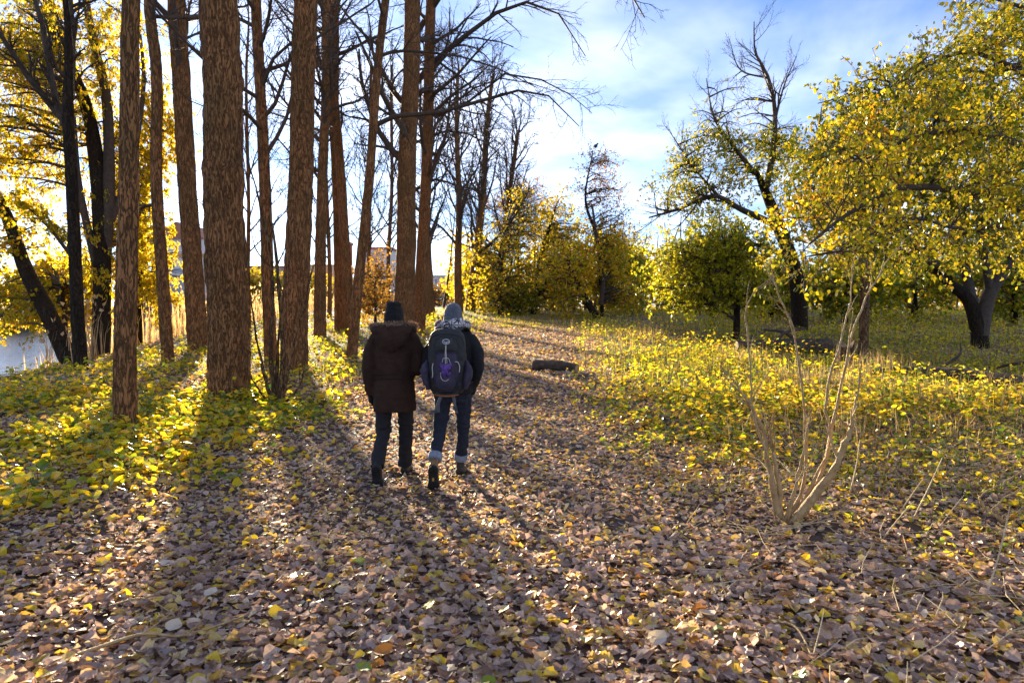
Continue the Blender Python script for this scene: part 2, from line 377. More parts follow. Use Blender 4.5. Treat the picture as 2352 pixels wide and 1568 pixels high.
# ------------------------------------------------------------------ ground, path, river
def sheet(xs, ys, zf, name, m):
    X, Y = np.meshgrid(xs, ys); Z = zf(X, Y)
    nx, ny = len(xs), len(ys)
    i = (np.arange(ny - 1) * nx)[:, None]; j = np.arange(nx - 1)[None, :]
    q = np.stack([i + j, i + j + 1, i + nx + j + 1, i + nx + j], -1).reshape(-1, 4)
    return MB().add(np.stack([X, Y, Z], -1).reshape(-1, 3), q).build(name, m)
gx = np.unique(np.concatenate([np.linspace(-900, -70, 14), np.linspace(-70, -16, 28), np.linspace(-16, 16, 130), np.linspace(16, 60, 30), np.linspace(60, 900, 14)]))
gy = np.unique(np.concatenate([np.linspace(-60, -4, 10), np.linspace(-4, 22, 120), np.linspace(22, 70, 70), np.linspace(70, 200, 30), np.linspace(200, 1600, 16)]))
ground_ob = tag(sheet(gx, gy, H, 'ground', M['soil']), 'brown woodland floor of bare earth under leaves', kind='structure')

ys = np.linspace(-3, 60, 240); us = np.linspace(-1, 1, 24)
Yp, Up = np.meshgrid(ys, us, indexing='ij')
hw = 1.75 + .3 * vnoise(Yp * .35, Up * 0, 2) + .2 * np.sin(Yp * .7) * .3
Xp = path_x(Yp) + Up * hw
Zp = H(Xp, Yp) + .004 * (1 - Up ** 2) + .003 - .02 * (np.abs(Up) > .97)
n1 = len(us); i = (np.arange(len(ys) - 1) * n1)[:, None]; j = np.arange(n1 - 1)[None, :]
q = np.stack([i + j, i + j + 1, i + n1 + j + 1, i + n1 + j], -1).reshape(-1, 4)
path_ob = tag(MB().add(np.stack([Xp, Yp, Zp], -1).reshape(-1, 3), q).build('path', M['path_soil']), 'trodden earth path running under the fallen leaves', kind='structure')

def water_mat():
    m, N, L = nodes('water'); o = N.new('ShaderNodeOutputMaterial'); p = N.new('ShaderNodeBsdfPrincipled'); L.new(p.outputs[0], o.inputs[0])
    p.inputs['Base Color'].default_value = (.05, .06, .06, 1); p.inputs['Roughness'].default_value = .22; p.inputs['IOR'].default_value = 1.33
    tc = N.new('ShaderNodeTexCoord'); mp = N.new('ShaderNodeMapping'); mp.inputs['Scale'].default_value = (1.2, .5, 1); L.new(tc.outputs['Object'], mp.inputs[0])
    nz = N.new('ShaderNodeTexNoise'); nz.inputs['Scale'].default_value = 1.6; nz.inputs['Detail'].default_value = 4; L.new(mp.outputs[0], nz.inputs['Vector'])
    b = N.new('ShaderNodeBump'); b.inputs['Strength'].default_value = 1; b.inputs['Distance'].default_value = .22; L.new(nz.outputs['Fac'], b.inputs['Height']); L.new(b.outputs[0], p.inputs['Normal'])
    return m
river = sheet(np.linspace(-56, -9.5, 12), np.linspace(-60, 900, 30), lambda x, y: x * 0 + WATER_Z, 'river', water_mat())
tag(river, 'pale glittering river beyond the wooded bank', kind='structure')

# ------------------------------------------------------------------ buildings across the river
def boxv(x0, x1, y0, y1, z0, z1):
    v = [[x, y, z] for z in (z0, z1) for y in (y0, y1) for x in (x0, x1)]
    q = [[0, 2, 3, 1], [4, 5, 7, 6], [0, 1, 5, 4], [1, 3, 7, 5], [3, 2, 6, 7], [2, 0, 4, 6]]
    return np.array(v, float), q
M['render_white'] = mat('render_white', (.62, .58, .55), (.74, .70, .66), .6, .9)
M['render_grey'] = mat('render_grey', (.34, .36, .42), (.44, .45, .50), .6, .9)
M['render_tan'] = mat('render_tan', (.42, .26, .14), (.52, .33, .19), .6, .9)
M['brick_red'] = mat('brick_red', (.42, .12, .06), (.55, .18, .09), 1.2, .9)
M['roof_tile'] = mat('roof_tile', (.34, .13, .07), (.46, .20, .11), 1.5, .85)
M['roof_slate'] = mat('roof_slate', (.16, .17, .20), (.24, .25, .28), 1.5, .8)
M['window_frame'] = mat('window_frame', (.75, .75, .73))
M['pane'] = mat('pane', (.06, .07, .09), rough=.12)
M['band_orange'] = mat('band_orange', (.55, .25, .09), (.62, .30, .12), 1, .85)
_win = {}
def window_meshes(w, h):
    if (w, h) not in _win:
        f = MB()
        t = .09
        for b in ((-w/2, w/2, -.06, .02, 0, t), (-w/2, w/2, -.06, .02, h - t, h), (-w/2, -w/2 + t, -.06, .02, t, h - t), (w/2 - t, w/2, -.06, .02, t, h - t), (-.04, .04, -.05, .02, t, h - t)):
            f.add(*boxv(*b))
        p = MB().add(*boxv(-w/2 + t, w/2 - t, -.02, .015, t, h - t))
        _win[(w, h)] = (f.mesh('window', False), p.mesh('pane', False))
        _win[(w, h)][0].materials.append(M['window_frame']); _win[(w, h)][1].materials.append(M['pane'])
    return _win[(w, h)]
def building(label, px0, px1, depth, ztop, wall, roof, floors, cols, rooftype='gable', dd=12, band=None, name='riverside_building'):
    x0, x1 = (px0 - 1176) / F * depth, (px1 - 1176) / F * depth
    cx = (x0 + x1) / 2; w = x1 - x0; z0 = 1.2
    b = thing(name, label, 'building', (cx, depth, z0), 'buildings across the river')
    h = ztop - z0
    off = np.array([cx, depth, z0])
    eave = h * (.80 if rooftype == 'gable' else .96)
    v, q_ = boxv(-w/2, w/2, 0, dd, -2, eave); MB().add(v + off, q_).build('wall', M[wall], b, False)
    if rooftype == 'gable':
        v = np.array([[-w/2 - .4, -.4, eave], [w/2 + .4, -.4, eave], [w/2 + .4, dd + .4, eave], [-w/2 - .4, dd + .4, eave], [0, -.4, h], [0, dd + .4, h]]) + off
        MB().add(v, [[0, 4, 5, 3], [1, 2, 5, 4], [0, 3, 2, 1]], [[0, 1, 4], [3, 5, 2]]).build('roof', M[roof], b, False)
        rr = MB(); 
    elif rooftype == 'side':
        v = np.array([[-w/2 - .4, -.5, eave], [w/2 + .4, -.5, eave], [w/2 + .4, dd + .5, eave], [-w/2 - .4, dd + .5, eave], [-w/2 + 1, dd/2, h], [w/2 - 1, dd/2, h]]) + off
        rf = MB().add(v, [[0, 1, 5, 4], [2, 3, 4, 5], [0, 3, 2, 1]], [[0, 4, 3], [1, 2, 5]]).build('roof', M[roof], b, False)
        cv, cq = boxv(w * .2, w * .2 + .9, dd/2 - .5, dd/2 + .5, h - .6, h + 1.1); MB().add(cv + off, cq).build('chimney', M['brick_red'], rf, False)
    else:
        v, q_ = boxv(-w/2 - .25, w/2 + .25, -.25, dd + .25, eave + .003, h); MB().add(v + off, q_).build('roof', M[roof], b, False)
    fh = eave / floors
    ww = min(1.5, w / cols * .55); wh = min(1.9, fh * .55)
    fm, pm = window_meshes(round(ww, 2), round(wh, 2))
    for fl in range(floors):
        for c in range(cols):
            o = bpy.data.objects.new('window', fm); COL.objects.link(o); o.parent = b
            o.location = (-w/2 + w * (c + .5) / cols, -.02, fl * fh + fh * .25)
            p = bpy.data.objects.new('pane', pm); COL.objects.link(p); p.parent = o
    for k, (zc, mt) in enumerate(band or []):
        v, q_ = boxv(-w/2 - .05, w/2 + .05, -.12, -.004, zc, zc + .9); MB().add(v + off, q_).build('facade_band', M[mt], b, False)
    return b
building('tall pale gabled building with an orange band across the river', 352, 472, 150, 19.8, 'render_white', 'roof_tile', 6, 4, 'gable', 14, [(10.8, 'band_orange'), (7.6, 'render_grey')])
building('low blue-grey house under the tall pale building', 318, 376, 128, 7.6, 'render_grey', 'roof_slate', 2, 3, 'side', 9)
building('tan house with tiled roof seen right of the thickest trunk', 560, 668, 165, 11.5, 'render_tan', 'roof_tile', 3, 6, 'side', 12)
building('narrow red brick tower between slim trunks', 784, 806, 190, 19.0, 'brick_red', 'brick_red', 6, 1, 'flat', 3)
building('pale block with flat red roof behind the brown shrubs', 826, 900, 200, 18.5, 'render_white', 'roof_tile', 5, 6, 'flat', 12)
building('long grey-white warehouse low on the far bank', 985, 1092, 235, 11.8, 'render_grey', 'roof_slate', 3, 9, 'flat', 14)
building('grey terrace house peeping left of the red tower', 690, 770, 210, 14.5, 'render_tan', 'roof_slate', 4, 5, 'side', 12)

# ------------------------------------------------------------------ trees
def trunk_mesh(pts, rad, sides=30, dz=.14, amp=.05, flare=.45, seed=0, nf=9.0):
    L = np.linalg.norm(np.diff(np.asarray(pts, float), axis=0), axis=1).sum()
    m = max(6, int(L / dz)); P = catmull(pts, m); R = interp(rad, m)
    s = np.linspace(0, L, m)
    a = 2 * np.pi * np.arange(sides) / sides
    T = np.gradient(P, axis=0); T /= np.linalg.norm(T, axis=1, keepdims=True)
    U = np.cross(T, np.array([.1, 1, .05])); U /= np.linalg.norm(U, axis=1, keepdims=True); V = np.cross(T, U)
    A, Sg = np.meshgrid(a, s)
    fl = 1 + flare * np.exp(-np.maximum(0, Sg - .3) / .30) * (1 + .5 * np.cos(A * 5 + seed) + .3 * np.cos(A * 3 + seed * 2))
    rg = np.abs(vnoise(np.cos(A) * nf * .5 + seed, np.sin(A) * nf * .5, Sg * 2.6) - .5) * 2
    rg2 = vnoise(np.cos(A) * nf * 1.3, np.sin(A) * nf * 1.3 + seed, Sg * 4)
    lump = vnoise(np.cos(A) * .8 + seed * 3, np.sin(A) * .8, Sg * .6) - .5
    K = R[:, None] * fl * (1 + amp * (rg - .35) * 2.6 + amp * .9 * (rg2 - .5) + .045 * lump)
    v = P[:, None, :] + K[..., None] * (np.cos(A)[..., None] * U[:, None, :] + np.sin(A)[..., None] * V[:, None, :])
    i = (np.arange(m - 1) * sides)[:, None]; j = np.arange(sides)[None, :]; j2 = (j + 1) % sides
    q = np.stack([i + j, i + j2, i + sides + j2, i + sides + j], -1).reshape(-1, 4)
    return v.reshape(-1, 3), q, P, R

def twig_leaves(mb, P, per, size, tpl, rng, hang=.5, width=1.0, t0=.25, spread=.03):
    N, m, _ = P.shape
    pi = np.repeat(np.arange(N), per); C = len(pi)
    t = t0 + (1 - t0) * rng.random(C); f = t * (m - 1); i = np.minimum(f.astype(int), m - 2); a = (f - i)[:, None]
    p = P[pi, i] * (1 - a) + P[pi, i + 1] * a + rng.normal(size=(C, 3)) * spread
    d = rng.normal(size=(C, 3)); d[:, 2] -= hang * 1.6
    nr = rng.normal(size=(C, 3)); nr[:, 2] += .6
    leaves(mb, p, d, nr, size * (.65 + .7 * rng.random(C)), tpl, rng, .22, width)

def bare_tree(label, base, top0, wb, wt, group, seed, H_tot=17, crown_from=.38, nb=16, bl=4.2, ang=52, up=.10, sub=(7, 6), matk='bark', sides=30, rmin=.004, fine=True, name='bare_tree',
              leaf=None, limbs=(), lean=0, crown_to=.99, wig=.13, subup=.02, droop=0):
    """tall tree with a visible trunk: base and the point where it leaves the picture are picture points"""
    rng = np.random.default_rng(seed)
    b = ground(*base) if len(base) == 2 else np.array(base, float)
    D = b[1]
    t = W3(top0[0], top0[1], D + lean)
    k = max(1.0, (H_tot - b[2]) / (t[2] - b[2]))
    d0 = t - b
    wob = rng.normal(size=(5, 3)) * .022 * np.array([1, 1, 0]) * (D / 15)
    fr = np.array([-.03, 0, .2, .5, .8, 1.0]); pts = [b + d0 * f + (wob[n - 1] if 1 < n < 5 else 0) for n, f in enumerate(fr)]
    pts[0] = b + np.array([0, 0, -.35])
    rb, rt = wb * D / F / 2, wt * D / F / 2
    rad = [rb * 1.02, rb, rb + (rt - rb) * .35, rb + (rt - rb) * .6, rb + (rt - rb) * .82, rt]
    if k > 1.05:
        pts.append(b + d0 * (1 + (k - 1) * .5) + np.array([.1, 0, 0])); pts.append(b + d0 * k); rad += [rt * .62, .03]
    rmin = max(.0040, .00026 * D)
    root = thing(name, label, 'tree', b, group)
    v, q_, P, R = trunk_mesh(pts, rad, sides, .11 if sides > 20 else .3, .055, .62, seed, 9 if sides < 50 else 15)
    MB().add(v, q_).build('trunk', M[matk], root)
    mb = MB(); allt = []
    P_ = catmull(pts, 240); R_ = interp(rad, 240); s_ = np.concatenate([[0], np.cumsum(np.linalg.norm(np.diff(P_, axis=0), axis=1))]); w_ = np.linspace(0, s_[-1], 60)
    PP = np.stack([np.interp(w_, s_, P_[:, c]) for c in range(3)], 1)[None]; RR = np.interp(w_, s_, R_)[None]
    if nb:
        P1, R1, l1 = grow(PP, RR, nb, crown_from, crown_to, ang, bl, 7, rng, up, wig, .42, .25, .45, rmin * 2)
        lm = [(P1, R1, l1)]
    else: lm = []
    for lp, r0, r1 in limbs:
        pl = catmull(lp, 7)[None]; lm.append((pl, interp([r0, r1], 7)[None], np.array([np.linalg.norm(np.diff(pl[0], axis=0), axis=1).sum()])))
    for n_, (P1, R1, l1) in enumerate(lm):
        mb.add(*tubes(P1, R1, 7))
        ex = bool(n_ or not nb); ns = 16 if ex else sub[0]
        P2, R2, l2 = grow(P1, R1, ns, .15, .98, 42, l1 * (.24 if ex else .48), 5, rng, subup - droop, .15, .5, .3, .5, rmin * 1.4)
        mb.add(*tubes(P2, R2, 4))
        P3, R3, l3 = grow(P2, R2, sub[1], .12, .99, 40, l2 * (.6 if ex else .5), 3, rng, subup - droop * 1.4, .17, .55, .4, .4, rmin)
        mb.add(*tubes(P3, R3, 3)); allt += [P2, P3]
        if fine:
            P4, R4, l4 = grow(P3, R3, 3, .2, 1, 38, l3 * .55, 2, rng, -droop, .2, .65, .5, .3, rmin * .8)
            mb.add(*spikes(P4, R4)); allt.append(P4)
    if mb.n: mb.build('branches', M['twig'], root)
    if leaf:
        lb = MB()
        for P3 in allt[-2:]: twig_leaves(lb, P3, leaf[0], leaf[1], leaf[3] if len(leaf) > 3 else LEAF4, rng, .5)
        lb.build('crown', M[leaf[2]], root)
    return root, P, R

ROW = 'tall bare trees along the river bank'
def limb(pts, d0, d1=None):
    n = len(pts); d1 = d0 if d1 is None else d1
    return [W3(x, y, d0 + (d1 - d0) * i / (n - 1)) for i, (x, y) in enumerate(pts)]

bare_tree('dark slim trunk forking in a Y, leftmost of the upright trunks', (187, 852), (156, 262), 30, 24, ROW, 1, 9.6, .98, 0, sides=22,
          limbs=[(limb([(150, 285), (128, 230), (98, 60), (60, -60)], 17.2, 16.6), .10, .04), (limb([(150, 290), (163, 130), (156, -20), (150, -200)], 17.2, 17.4), .13, .08),
                 (limb([(140, 270), (60, 170), (0, 78), (-60, 10)], 17.2, 16), .09, .03), (limb([(172, 600), (110, 520), (30, 445)], 17.2, 16.4), .05, .02)], leaf=(2, .085, 'leaf_willow'), matk='bark_dark', up=.03)
bare_tree('dark brown trunk standing nearest on the left, ground leaves round its foot', (288, 985), (301, 0), 52, 36, ROW, 2, 15, .62, 12, 3.0, sides=72, fine=False)
bare_tree('thin straight trunk just right of the nearest left trunk', (386, 832), (343, 0), 28, 23, ROW, 3, 17, .45, 14, 3.2, fine=False, limbs=[(limb([(362, 470), (330, 475), (312, 500), (300, 560)], 20), .06, .02)])
bare_tree('medium straight trunk left of the thickest trunk, ivy twigs on it', (456, 806), (404, 0), 46, 36, ROW, 4, 19, .40, 16, 4.0, fine=False, sides=34)
bare_tree('thickest furrowed trunk with the low sun at its edge', (527, 908), (503, 0), 92, 80, ROW, 5, 18, .52, 16, 4.0, sides=110, fine=False)
bare_tree('slim trunk rising behind the leafless bank shrub', (622, 838), (588, 0), 30, 22, ROW, 6, 17, .30, 30, 3.6)
bare_tree('stout furrowed trunk right of the leafless bank shrub', (676, 852), (703, 0), 60, 50, ROW, 7, 18, .45, 16, 3.8, fine=False, sides=84)
bare_tree('thin trunk behind the stout furrowed trunk, showing on its right', (735, 772), (748, 60), 30, 18, ROW, 8, 17, .34, 24, 3.6, sides=22)
bare_tree('slender upright trunk of the pair forming a narrow V', (780, 762), (768, 120), 26, 22, ROW, 9, 18, .42, 18, 4.0, sides=22)
bare_tree('leaning partner trunk in the narrow V pair', (806, 765), (752, 0), 25, 18, ROW, 10, 18, .42, 18, 4.0, sides=22)
bare_tree('slim trunk leaning right with a long arching limb over the walkers', (808, 822), (886, 0), 26, 17, ROW, 11, 16, .45, 10, 3.0, sides=24,
          limbs=[(limb([(858, 290), (905, 268), (1010, 258), (1140, 222), (1190, 208), (1260, 220), (1330, 290)], 21.5, 19.5), .085, .012),
                 (limb([(872, 130), (910, 118), (980, 120), (1100, 140), (1230, 200)], 21.5, 20), .06, .012)], droop=.06)
bare_tree('big trunk behind the walker in brown, long limbs arching right', (925, 770), (948, 0), 52, 34, ROW, 12, 19, .34, 14, 4.4, sides=34,
          limbs=[(limb([(956, 190), (1010, 130), (1100, 60), (1180, 10), (1270, 20), (1345, 130)], 29, 26), .14, .015), (limb([(950, 260), (1040, 260), (1160, 170), (1280, 200), (1360, 260)], 29, 27), .07, .012),
                 (limb([(950, 440), (1000, 412), (1070, 440), (1180, 520)], 29, 28), .08, .012), (limb([(950, 330), (1030, 300), (1120, 330), (1210, 420)], 29, 27.5), .06, .01),
                 (limb([(955, 80), (1050, -60), (1200, -130), (1350, -110), (1430, -40), (1480, 40)], 29, 21), .12, .02)], droop=.07)
bare_tree('straight trunk close behind the big trunk, on its right', (962, 762), (990, 0), 30, 22, ROW, 13, 19, .32, 18, 4.4, sides=24, limbs=[(limb([(975, 330), (1040, 240), (1150, 180), (1290, 215)], 33, 31), .07, .012)], droop=.04)
FAN = 'leafless trees further along the river bank'
for n, (lab, b_, t_, wb_, ht_) in enumerate([
        ('leafless tree with pale stout stem beyond the arching limbs', (986, 728), (975, 240), 30, 17), ('leafless tree with upswept twigs just behind the grey hat', (1055, 722), (1050, 200), 22, 17.5),
        ('leafless forked tree right of the grey hat, broad fan of twigs', (1080, 722), (1130, 190), 26, 18), ('smaller leafless tree at the fan edge above yellow bushes', (1132, 722), (1190, 300), 18, 14)]):
    bare_tree(lab, W3(b_[0], 800, 40 + n * 4) * np.array([1, 1, 0]) + np.array([0, 0, gz(W3(b_[0], 800, 40 + n * 4)[0], 40 + n * 4)]), t_, wb_, 8, FAN, 30 + n, ht_, .20, 30, 5.2, 34, .16, (7, 6), 'bark', 18, .006, True, subup=.07)

for n, (lab, px_, dep, tx_) in enumerate([('thin leafless sapling seen between the thickest and the stout trunk', 572, 26, 566), ('slight leafless tree left of the V pair', 757, 37, 745), ('slight leafless tree right of the leaning slim trunk', 846, 42, 852), ('slight leafless tree close left of the big trunk', 893, 46, 900)]):
    bare_tree(lab, gb(px_, dep), (tx_, 150), 11, 6, FAN, 50 + n, 14 + n, .22, 26, 4.2, 40, .12, (7, 6), 'bark', 12, .006, True, subup=.05)
# leafy trees: limbs run from the trunk to clumps spread through the crown
def leafy_tree(label, base, trunk, tw, ells, nclump, cr, per, lsize, lmat, seed, group=None, tpl=LEAF4, twigs=7, bark='bark_dark', limbs=(), bare_top=0, hang=.5, width=1.0, sides=20, name='leafy_tree', limb_r=.05, nsub=5, rmin=.004, up=.02, low=.25, lift=.10, cat='tree', limb_twigs=False):
    rng = np.random.default_rng(seed)
    n0 = nsub; nsub = min(nsub, 3); NS = n0 / nsub
    b = ground(*base) if len(base) == 2 else np.array(base, float)
    D = b[1]
    root = thing(name, label, cat, b, group)
    tp = [b + np.array([0, 0, -.3]), b] + [W3(x, y, D + dd) for x, y, dd in trunk]
    rad = interp([tw * 1.1, tw, tw * .85] + [tw * .6, tw * .25][-max(1, len(tp) - 3):], len(tp))
    v, q_, P, R = trunk_mesh(tp, rad, sides, .2, .05, .35, seed)
    MB().add(v, q_).build('trunk', M[bark], root)
    mb = MB(); paths = [P]; 
    LP = []
    for lp, r0, r1 in limbs:
        p = catmull([W3(x, y, D + dd) for x, y, dd in lp], 14); R0 = interp([r0, r1], 14)[None]; mb.add(*tubes(p[None], R0, 8)); paths.append(p)
        if bare_top or limb_twigs:
            ll = np.linalg.norm(np.diff(p, axis=0), axis=1).sum(); A2, B2, l2 = grow(p[None], R0, 11, .35, 1, 38, np.array([ll * .30]), 7, rng, .10, .13, .5, .3, .3, rmin * 1.4); mb.add(*tubes(A2, B2, 5))
            A3, B3, l3 = grow(A2, B2, 7, .2, 1, 36, l2 * .42, 3, rng, .08, .15, .55, .4, .3, rmin); mb.add(*tubes(A3, B3, 3))
            A4, B4, l4 = grow(A3, B3, 3, .2, 1, 36, l3 * .5, 2, rng, .06, .17, .65, .5, .3, rmin * .8); mb.add(*spikes(A4, B4))
    nodes_ = np.vstack(paths[1:] + [P[len(P) // 4:]])
    # clump centres
    wts = np.array([e[3] * e[4] for e in ells], float); wts /= wts.sum()
    cs = []
    for e, w in zip(ells, wts):
        n = max(1, int(round(nclump * w))); u = rng.normal(size=(n, 3)); u /= np.linalg.norm(u, axis=1, keepdims=True); u *= (.35 + .65 * rng.random((n, 1)) ** .5)
        c = W3(e[0], e[1], D + e[2]); s = (D + e[2]) / F
        cs.append(c + u * np.array([e[3] * s, e[5], e[4] * s]))
    cs = np.vstack(cs); cs = cs[cs[:, 2] > H(cs[:, 0], cs[:, 1]) + low]
    polys = []
    for c in cs:
        dlt = c - nodes_; dist = np.linalg.norm(dlt, axis=1) + .6 * np.maximum(0, nodes_[:, 2] - c[2]) + .35 * rng.random(len(nodes_)); a = nodes_[int(np.argmin(dist))]
        mid = (a + c) / 2 + np.array([0, 0, lift]) * np.linalg.norm(c - a) + rng.normal(size=3) * .06 * np.linalg.norm(c - a)
        polys.append(catmull([a, mid, c], 8))
    P1 = np.array(polys); ln = np.linalg.norm(P1[:, -1] - P1[:, 0], axis=1)
    R1 = np.clip(limb_r * (.35 + .3 * ln), rmin * 2, limb_r * 1.6)[:, None] * np.linspace(1, .25, 8)[None]
    mb.add(*tubes(P1, R1, 5))
    P2, R2, l2 = grow(P1, R1, twigs, .35, 1.0, 55, cr * 1.25, 3, rng, up, .2, .5, .3, .15, rmin * 1.2); mb.add(*tubes(P2, R2, 3))
    P3, R3, l3 = grow(P2, R2, nsub, .2, 1.0, 45, cr * .6, 2, rng, up - .03, .2, .6, .4, .2, rmin); mb.add(*spikes(P3, R3))
    mb.build('branches', M['twig'], root)
    lb = MB()
    top = P3
    if bare_top:
        zc = np.percentile(P3[:, -1, 2], 100 - bare_top); keep = (P3[:, -1, 2] < zc) | (rng.random(len(P3)) < .06); top = P3[keep]
    if per: twig_leaves(lb, top, int(round(per * NS)), lsize, tpl, rng, hang, width); lb.build('crown', M[lmat], root)
    return root, P3

# willows and poplars on the left bank
BANK = 'yellow-leaved trees on the river bank'
leafy_tree('leaning ivy-clad trunk hanging over the water at the far left', gb(162, 19.5), [(110, 720, .2), (60, 620, .4), (22, 510, .6), (-30, 400, .8), (-90, 260, 1)], .24,
           [(60, 700, .5, 70, 60, .8), (30, 560, .5, 70, 110, 1.2), (-40, 350, .8, 120, 150, 2)], 60, .55, 5, .11, 'leaf_gold', 41, BANK, twigs=5, nsub=4)
leafy_tree('many-stemmed willow with hanging yellow leaves left of the nearest trunk', gb(228, 20.5), [(235, 600, .2), (225, 400, .3), (200, 250, .4), (150, 120, .5), (112, -20, .6)], .26,
           [(150, 120, 0, 190, 170, 2.2), (240, 430, 1.5, 110, 200, 1.5), (60, 250, 0, 110, 180, 2), (250, 600, .5, 60, 90, 1)], 190, .75, 5, .11, 'leaf_willow', 42, BANK, LEAF4, 6,
           limbs=[([(232, 700, .2), (250, 450, .3), (245, 230, .5), (215, 100, .5), (190, -40, .6)], .20, .10), ([(228, 640, .2), (180, 420, 0), (165, 250, -.2), (120, 60, -.4)], .13, .05), ([(235, 560, .2), (300, 380, .6), (330, 200, .9), (320, 60, 1)], .12, .04)], hang=1.2, width=.6)
leafy_tree('golden tree between the thin left trunks, leaves down to the reeds', gb(318, 23), [(318, 640, .2), (330, 480, .4), (350, 340, .6), (360, 200, .8)], .16,
           [(345, 560, 0, 62, 190, 1.3), (330, 300, 0, 80, 120, 1.2)], 74, .6, 6, .12, 'leaf_willow', 43, BANK, LEAF4, 6, hang=1.2, width=.65)
leafy_tree('bright golden shrub leaning by the water behind the slim forked trunk', gb(150, 20.5), [(150, 760, 1), (145, 700, 2), (140, 640, 2)], .10, [(130, 680, 3, 70, 85, 1.6), (40, 700, 4, 70, 70, 1.6), (210, 690, 3, 40, 80, 1)], 60, .5, 6, .12, 'leaf_willow', 44, BANK, name='golden_shrub', cat='shrub')
leafy_tree('brownish twiggy shrub right of the leaning slim trunk', gb(862, 30), [(862, 700, .2), (858, 640, .3)], .07, [(860, 655, 0, 42, 85, 1.2)], 34, .6, 2, .12, 'leaf_brown', 45, 'low shrubs by the path', nsub=5, name='twiggy_shrub', cat='shrub')

# trees across the clearing
MID = 'golden trees where the path bends'
leafy_tree('brown-gold twiggy tree left of the golden domed tree', gb(1150, 46), [(1150, 600, .5), (1160, 520, .8)], .2, [(1150, 600, 0, 75, 110, 3), (1210, 530, 3, 60, 90, 3), (1130, 680, 0, 60, 40, 3)], 90, 1.1, 2, .16, 'leaf_gold', 50, MID, nsub=5, rmin=.007)
leafy_tree('golden tree with domed leafy top at the path bend', gb(1225, 48), [(1240, 600, 2), (1275, 480, 2)], .22, [(1285, 520, 3, 70, 80, 3), (1250, 620, 2, 75, 70, 3), (1310, 600, 2, 60, 80, 3), (1250, 690, 2, 70, 30, 2)], 120, 1.0, 3, .16, 'leaf_gold', 51, MID, rmin=.007)
leafy_tree('leaning dark-trunked tree with olive-gold leaves beside the path', gb(1372, 40), [(1330, 660, 0), (1290, 560, 0)], .22, [(1370, 600, 1, 80, 80, 2.5), (1300, 630, 0, 60, 60, 2), (1420, 620, 2, 45, 80, 2), (1430, 690, 2, 50, 25, 2), (1300, 690, 0, 50, 22, 2)], 120, .9, 3, .14, 'leaf_yellow', 52, MID,
           limbs=[([(1380, 700, .1), (1385, 640, .2), (1372, 560, .4), (1360, 470, .6)], .16, .06)], rmin=.006)
tall, _ = leafy_tree('slender airy tree rising above the golden trees, bird on its tip', gb(1383, 41), [(1374, 560, 0), (1345, 460, 0), (1362, 346, 0)], .12, [(1365, 410, 0, 45, 70, 1.5), (1395, 500, 0, 60, 60, 1.5), (1410, 420, 0, 25, 60, 1)], 52, .8, 1, .11, 'leaf_brown', 53, MID, nsub=7, rmin=.006, up=.12, bark='bark_dark')
for n, (lab, x_, y_, rx, rz, dep, mt) in enumerate([('olive bush at the dark gap right of the bend', 1452, 640, 34, 75, 46, 'leaf_green'), ('dull gold tree far behind the slender airy tree', 1440, 590, 70, 80, 70, 'leaf_gold'),
        ('low dark bush beneath the golden domed tree', 1185, 690, 45, 30, 48, 'leaf_green'), ('golden bush left of the bend by the bare stems', 1105, 640, 42, 80, 52, 'leaf_gold'),
        ('faint brown tree behind the leafless fan', 1190, 480, 80, 90, 75, 'leaf_brown')]):
    bx_, = [W3(x_, 740, dep)]; bz = gz(bx_[0], dep)
    leafy_tree(lab, (bx_[0], dep, bz), [(x_, y_ + rz * .5, 0), (x_, y_, 0)], .14, [(x_, y_, 0, rx, rz, 2.5)], 56, 1.0, 2, .17, mt, 60 + n, 'bushes round the bend', name='background_bush', rmin=.008, cat='bush')

# right-hand trees
leafy_tree('gnarled half-bare tree with twisted limbs above the clearing', gb(1838, 29), [(1830, 640, 0), (1790, 520, 0), (1758, 440, 0), (1735, 390, 0)], .34,
           [(1620, 400, 0, 110, 90, 1.8), (1740, 330, .5, 100, 90, 1.8), (1690, 230, .5, 70, 60, 1.2), (1560, 440, 0, 70, 60, 1.5), (1780, 380, .5, 60, 110, 1.5), (1610, 310, 0, 60, 60, 1.2)], 150, .62, 3, .10, 'leaf_green', 70, None, LEAF4, 6,
           limbs=[([(1758, 440, 0), (1775, 350, .2), (1780, 260, .3), (1765, 180, .4), (1735, 120, .4), (1732, 50, .4)], .15, .02), ([(1775, 300, .2), (1800, 200, .3), (1830, 130, .4)], .06, .012), ([(1765, 180, .4), (1700, 160, .3), (1675, 90, .2)], .05, .01),
                  ([(1790, 520, 0), (1700, 480, -.2), (1640, 450, -.3), (1560, 480, -.4), (1490, 500, -.5)], .16, .03), ([(1735, 400, 0), (1680, 330, -.2), (1640, 270, -.2), (1622, 180, -.2)], .11, .015),
                  ([(1650, 452, -.3), (1590, 380, -.3), (1530, 290, -.4)], .07, .012), ([(1810, 590, 0), (1720, 560, -.3), (1640, 590, -.6)], .13, .03)], bare_top=22, hang=.4, rmin=.005, bark='bark_dark', nsub=5)
leafy_tree('rounded hawthorn with bright yellow-green leaves below the gnarled tree', gb(1692, 25), [(1690, 660, 0), (1660, 600, 0)], .13, [(1590, 610, -.5, 125, 85, 1.5), (1700, 600, 0, 95, 95, 1.4), (1540, 640, -.5, 65, 45, 1.4), (1640, 540, 0, 90, 50, 1.6), (1600, 685, -.3, 130, 34, 1.4), (1720, 690, -.3, 60, 30, 1.2)], 150, .7, 4, .10, 'leaf_lime', 71, None, LEAF4, 6)
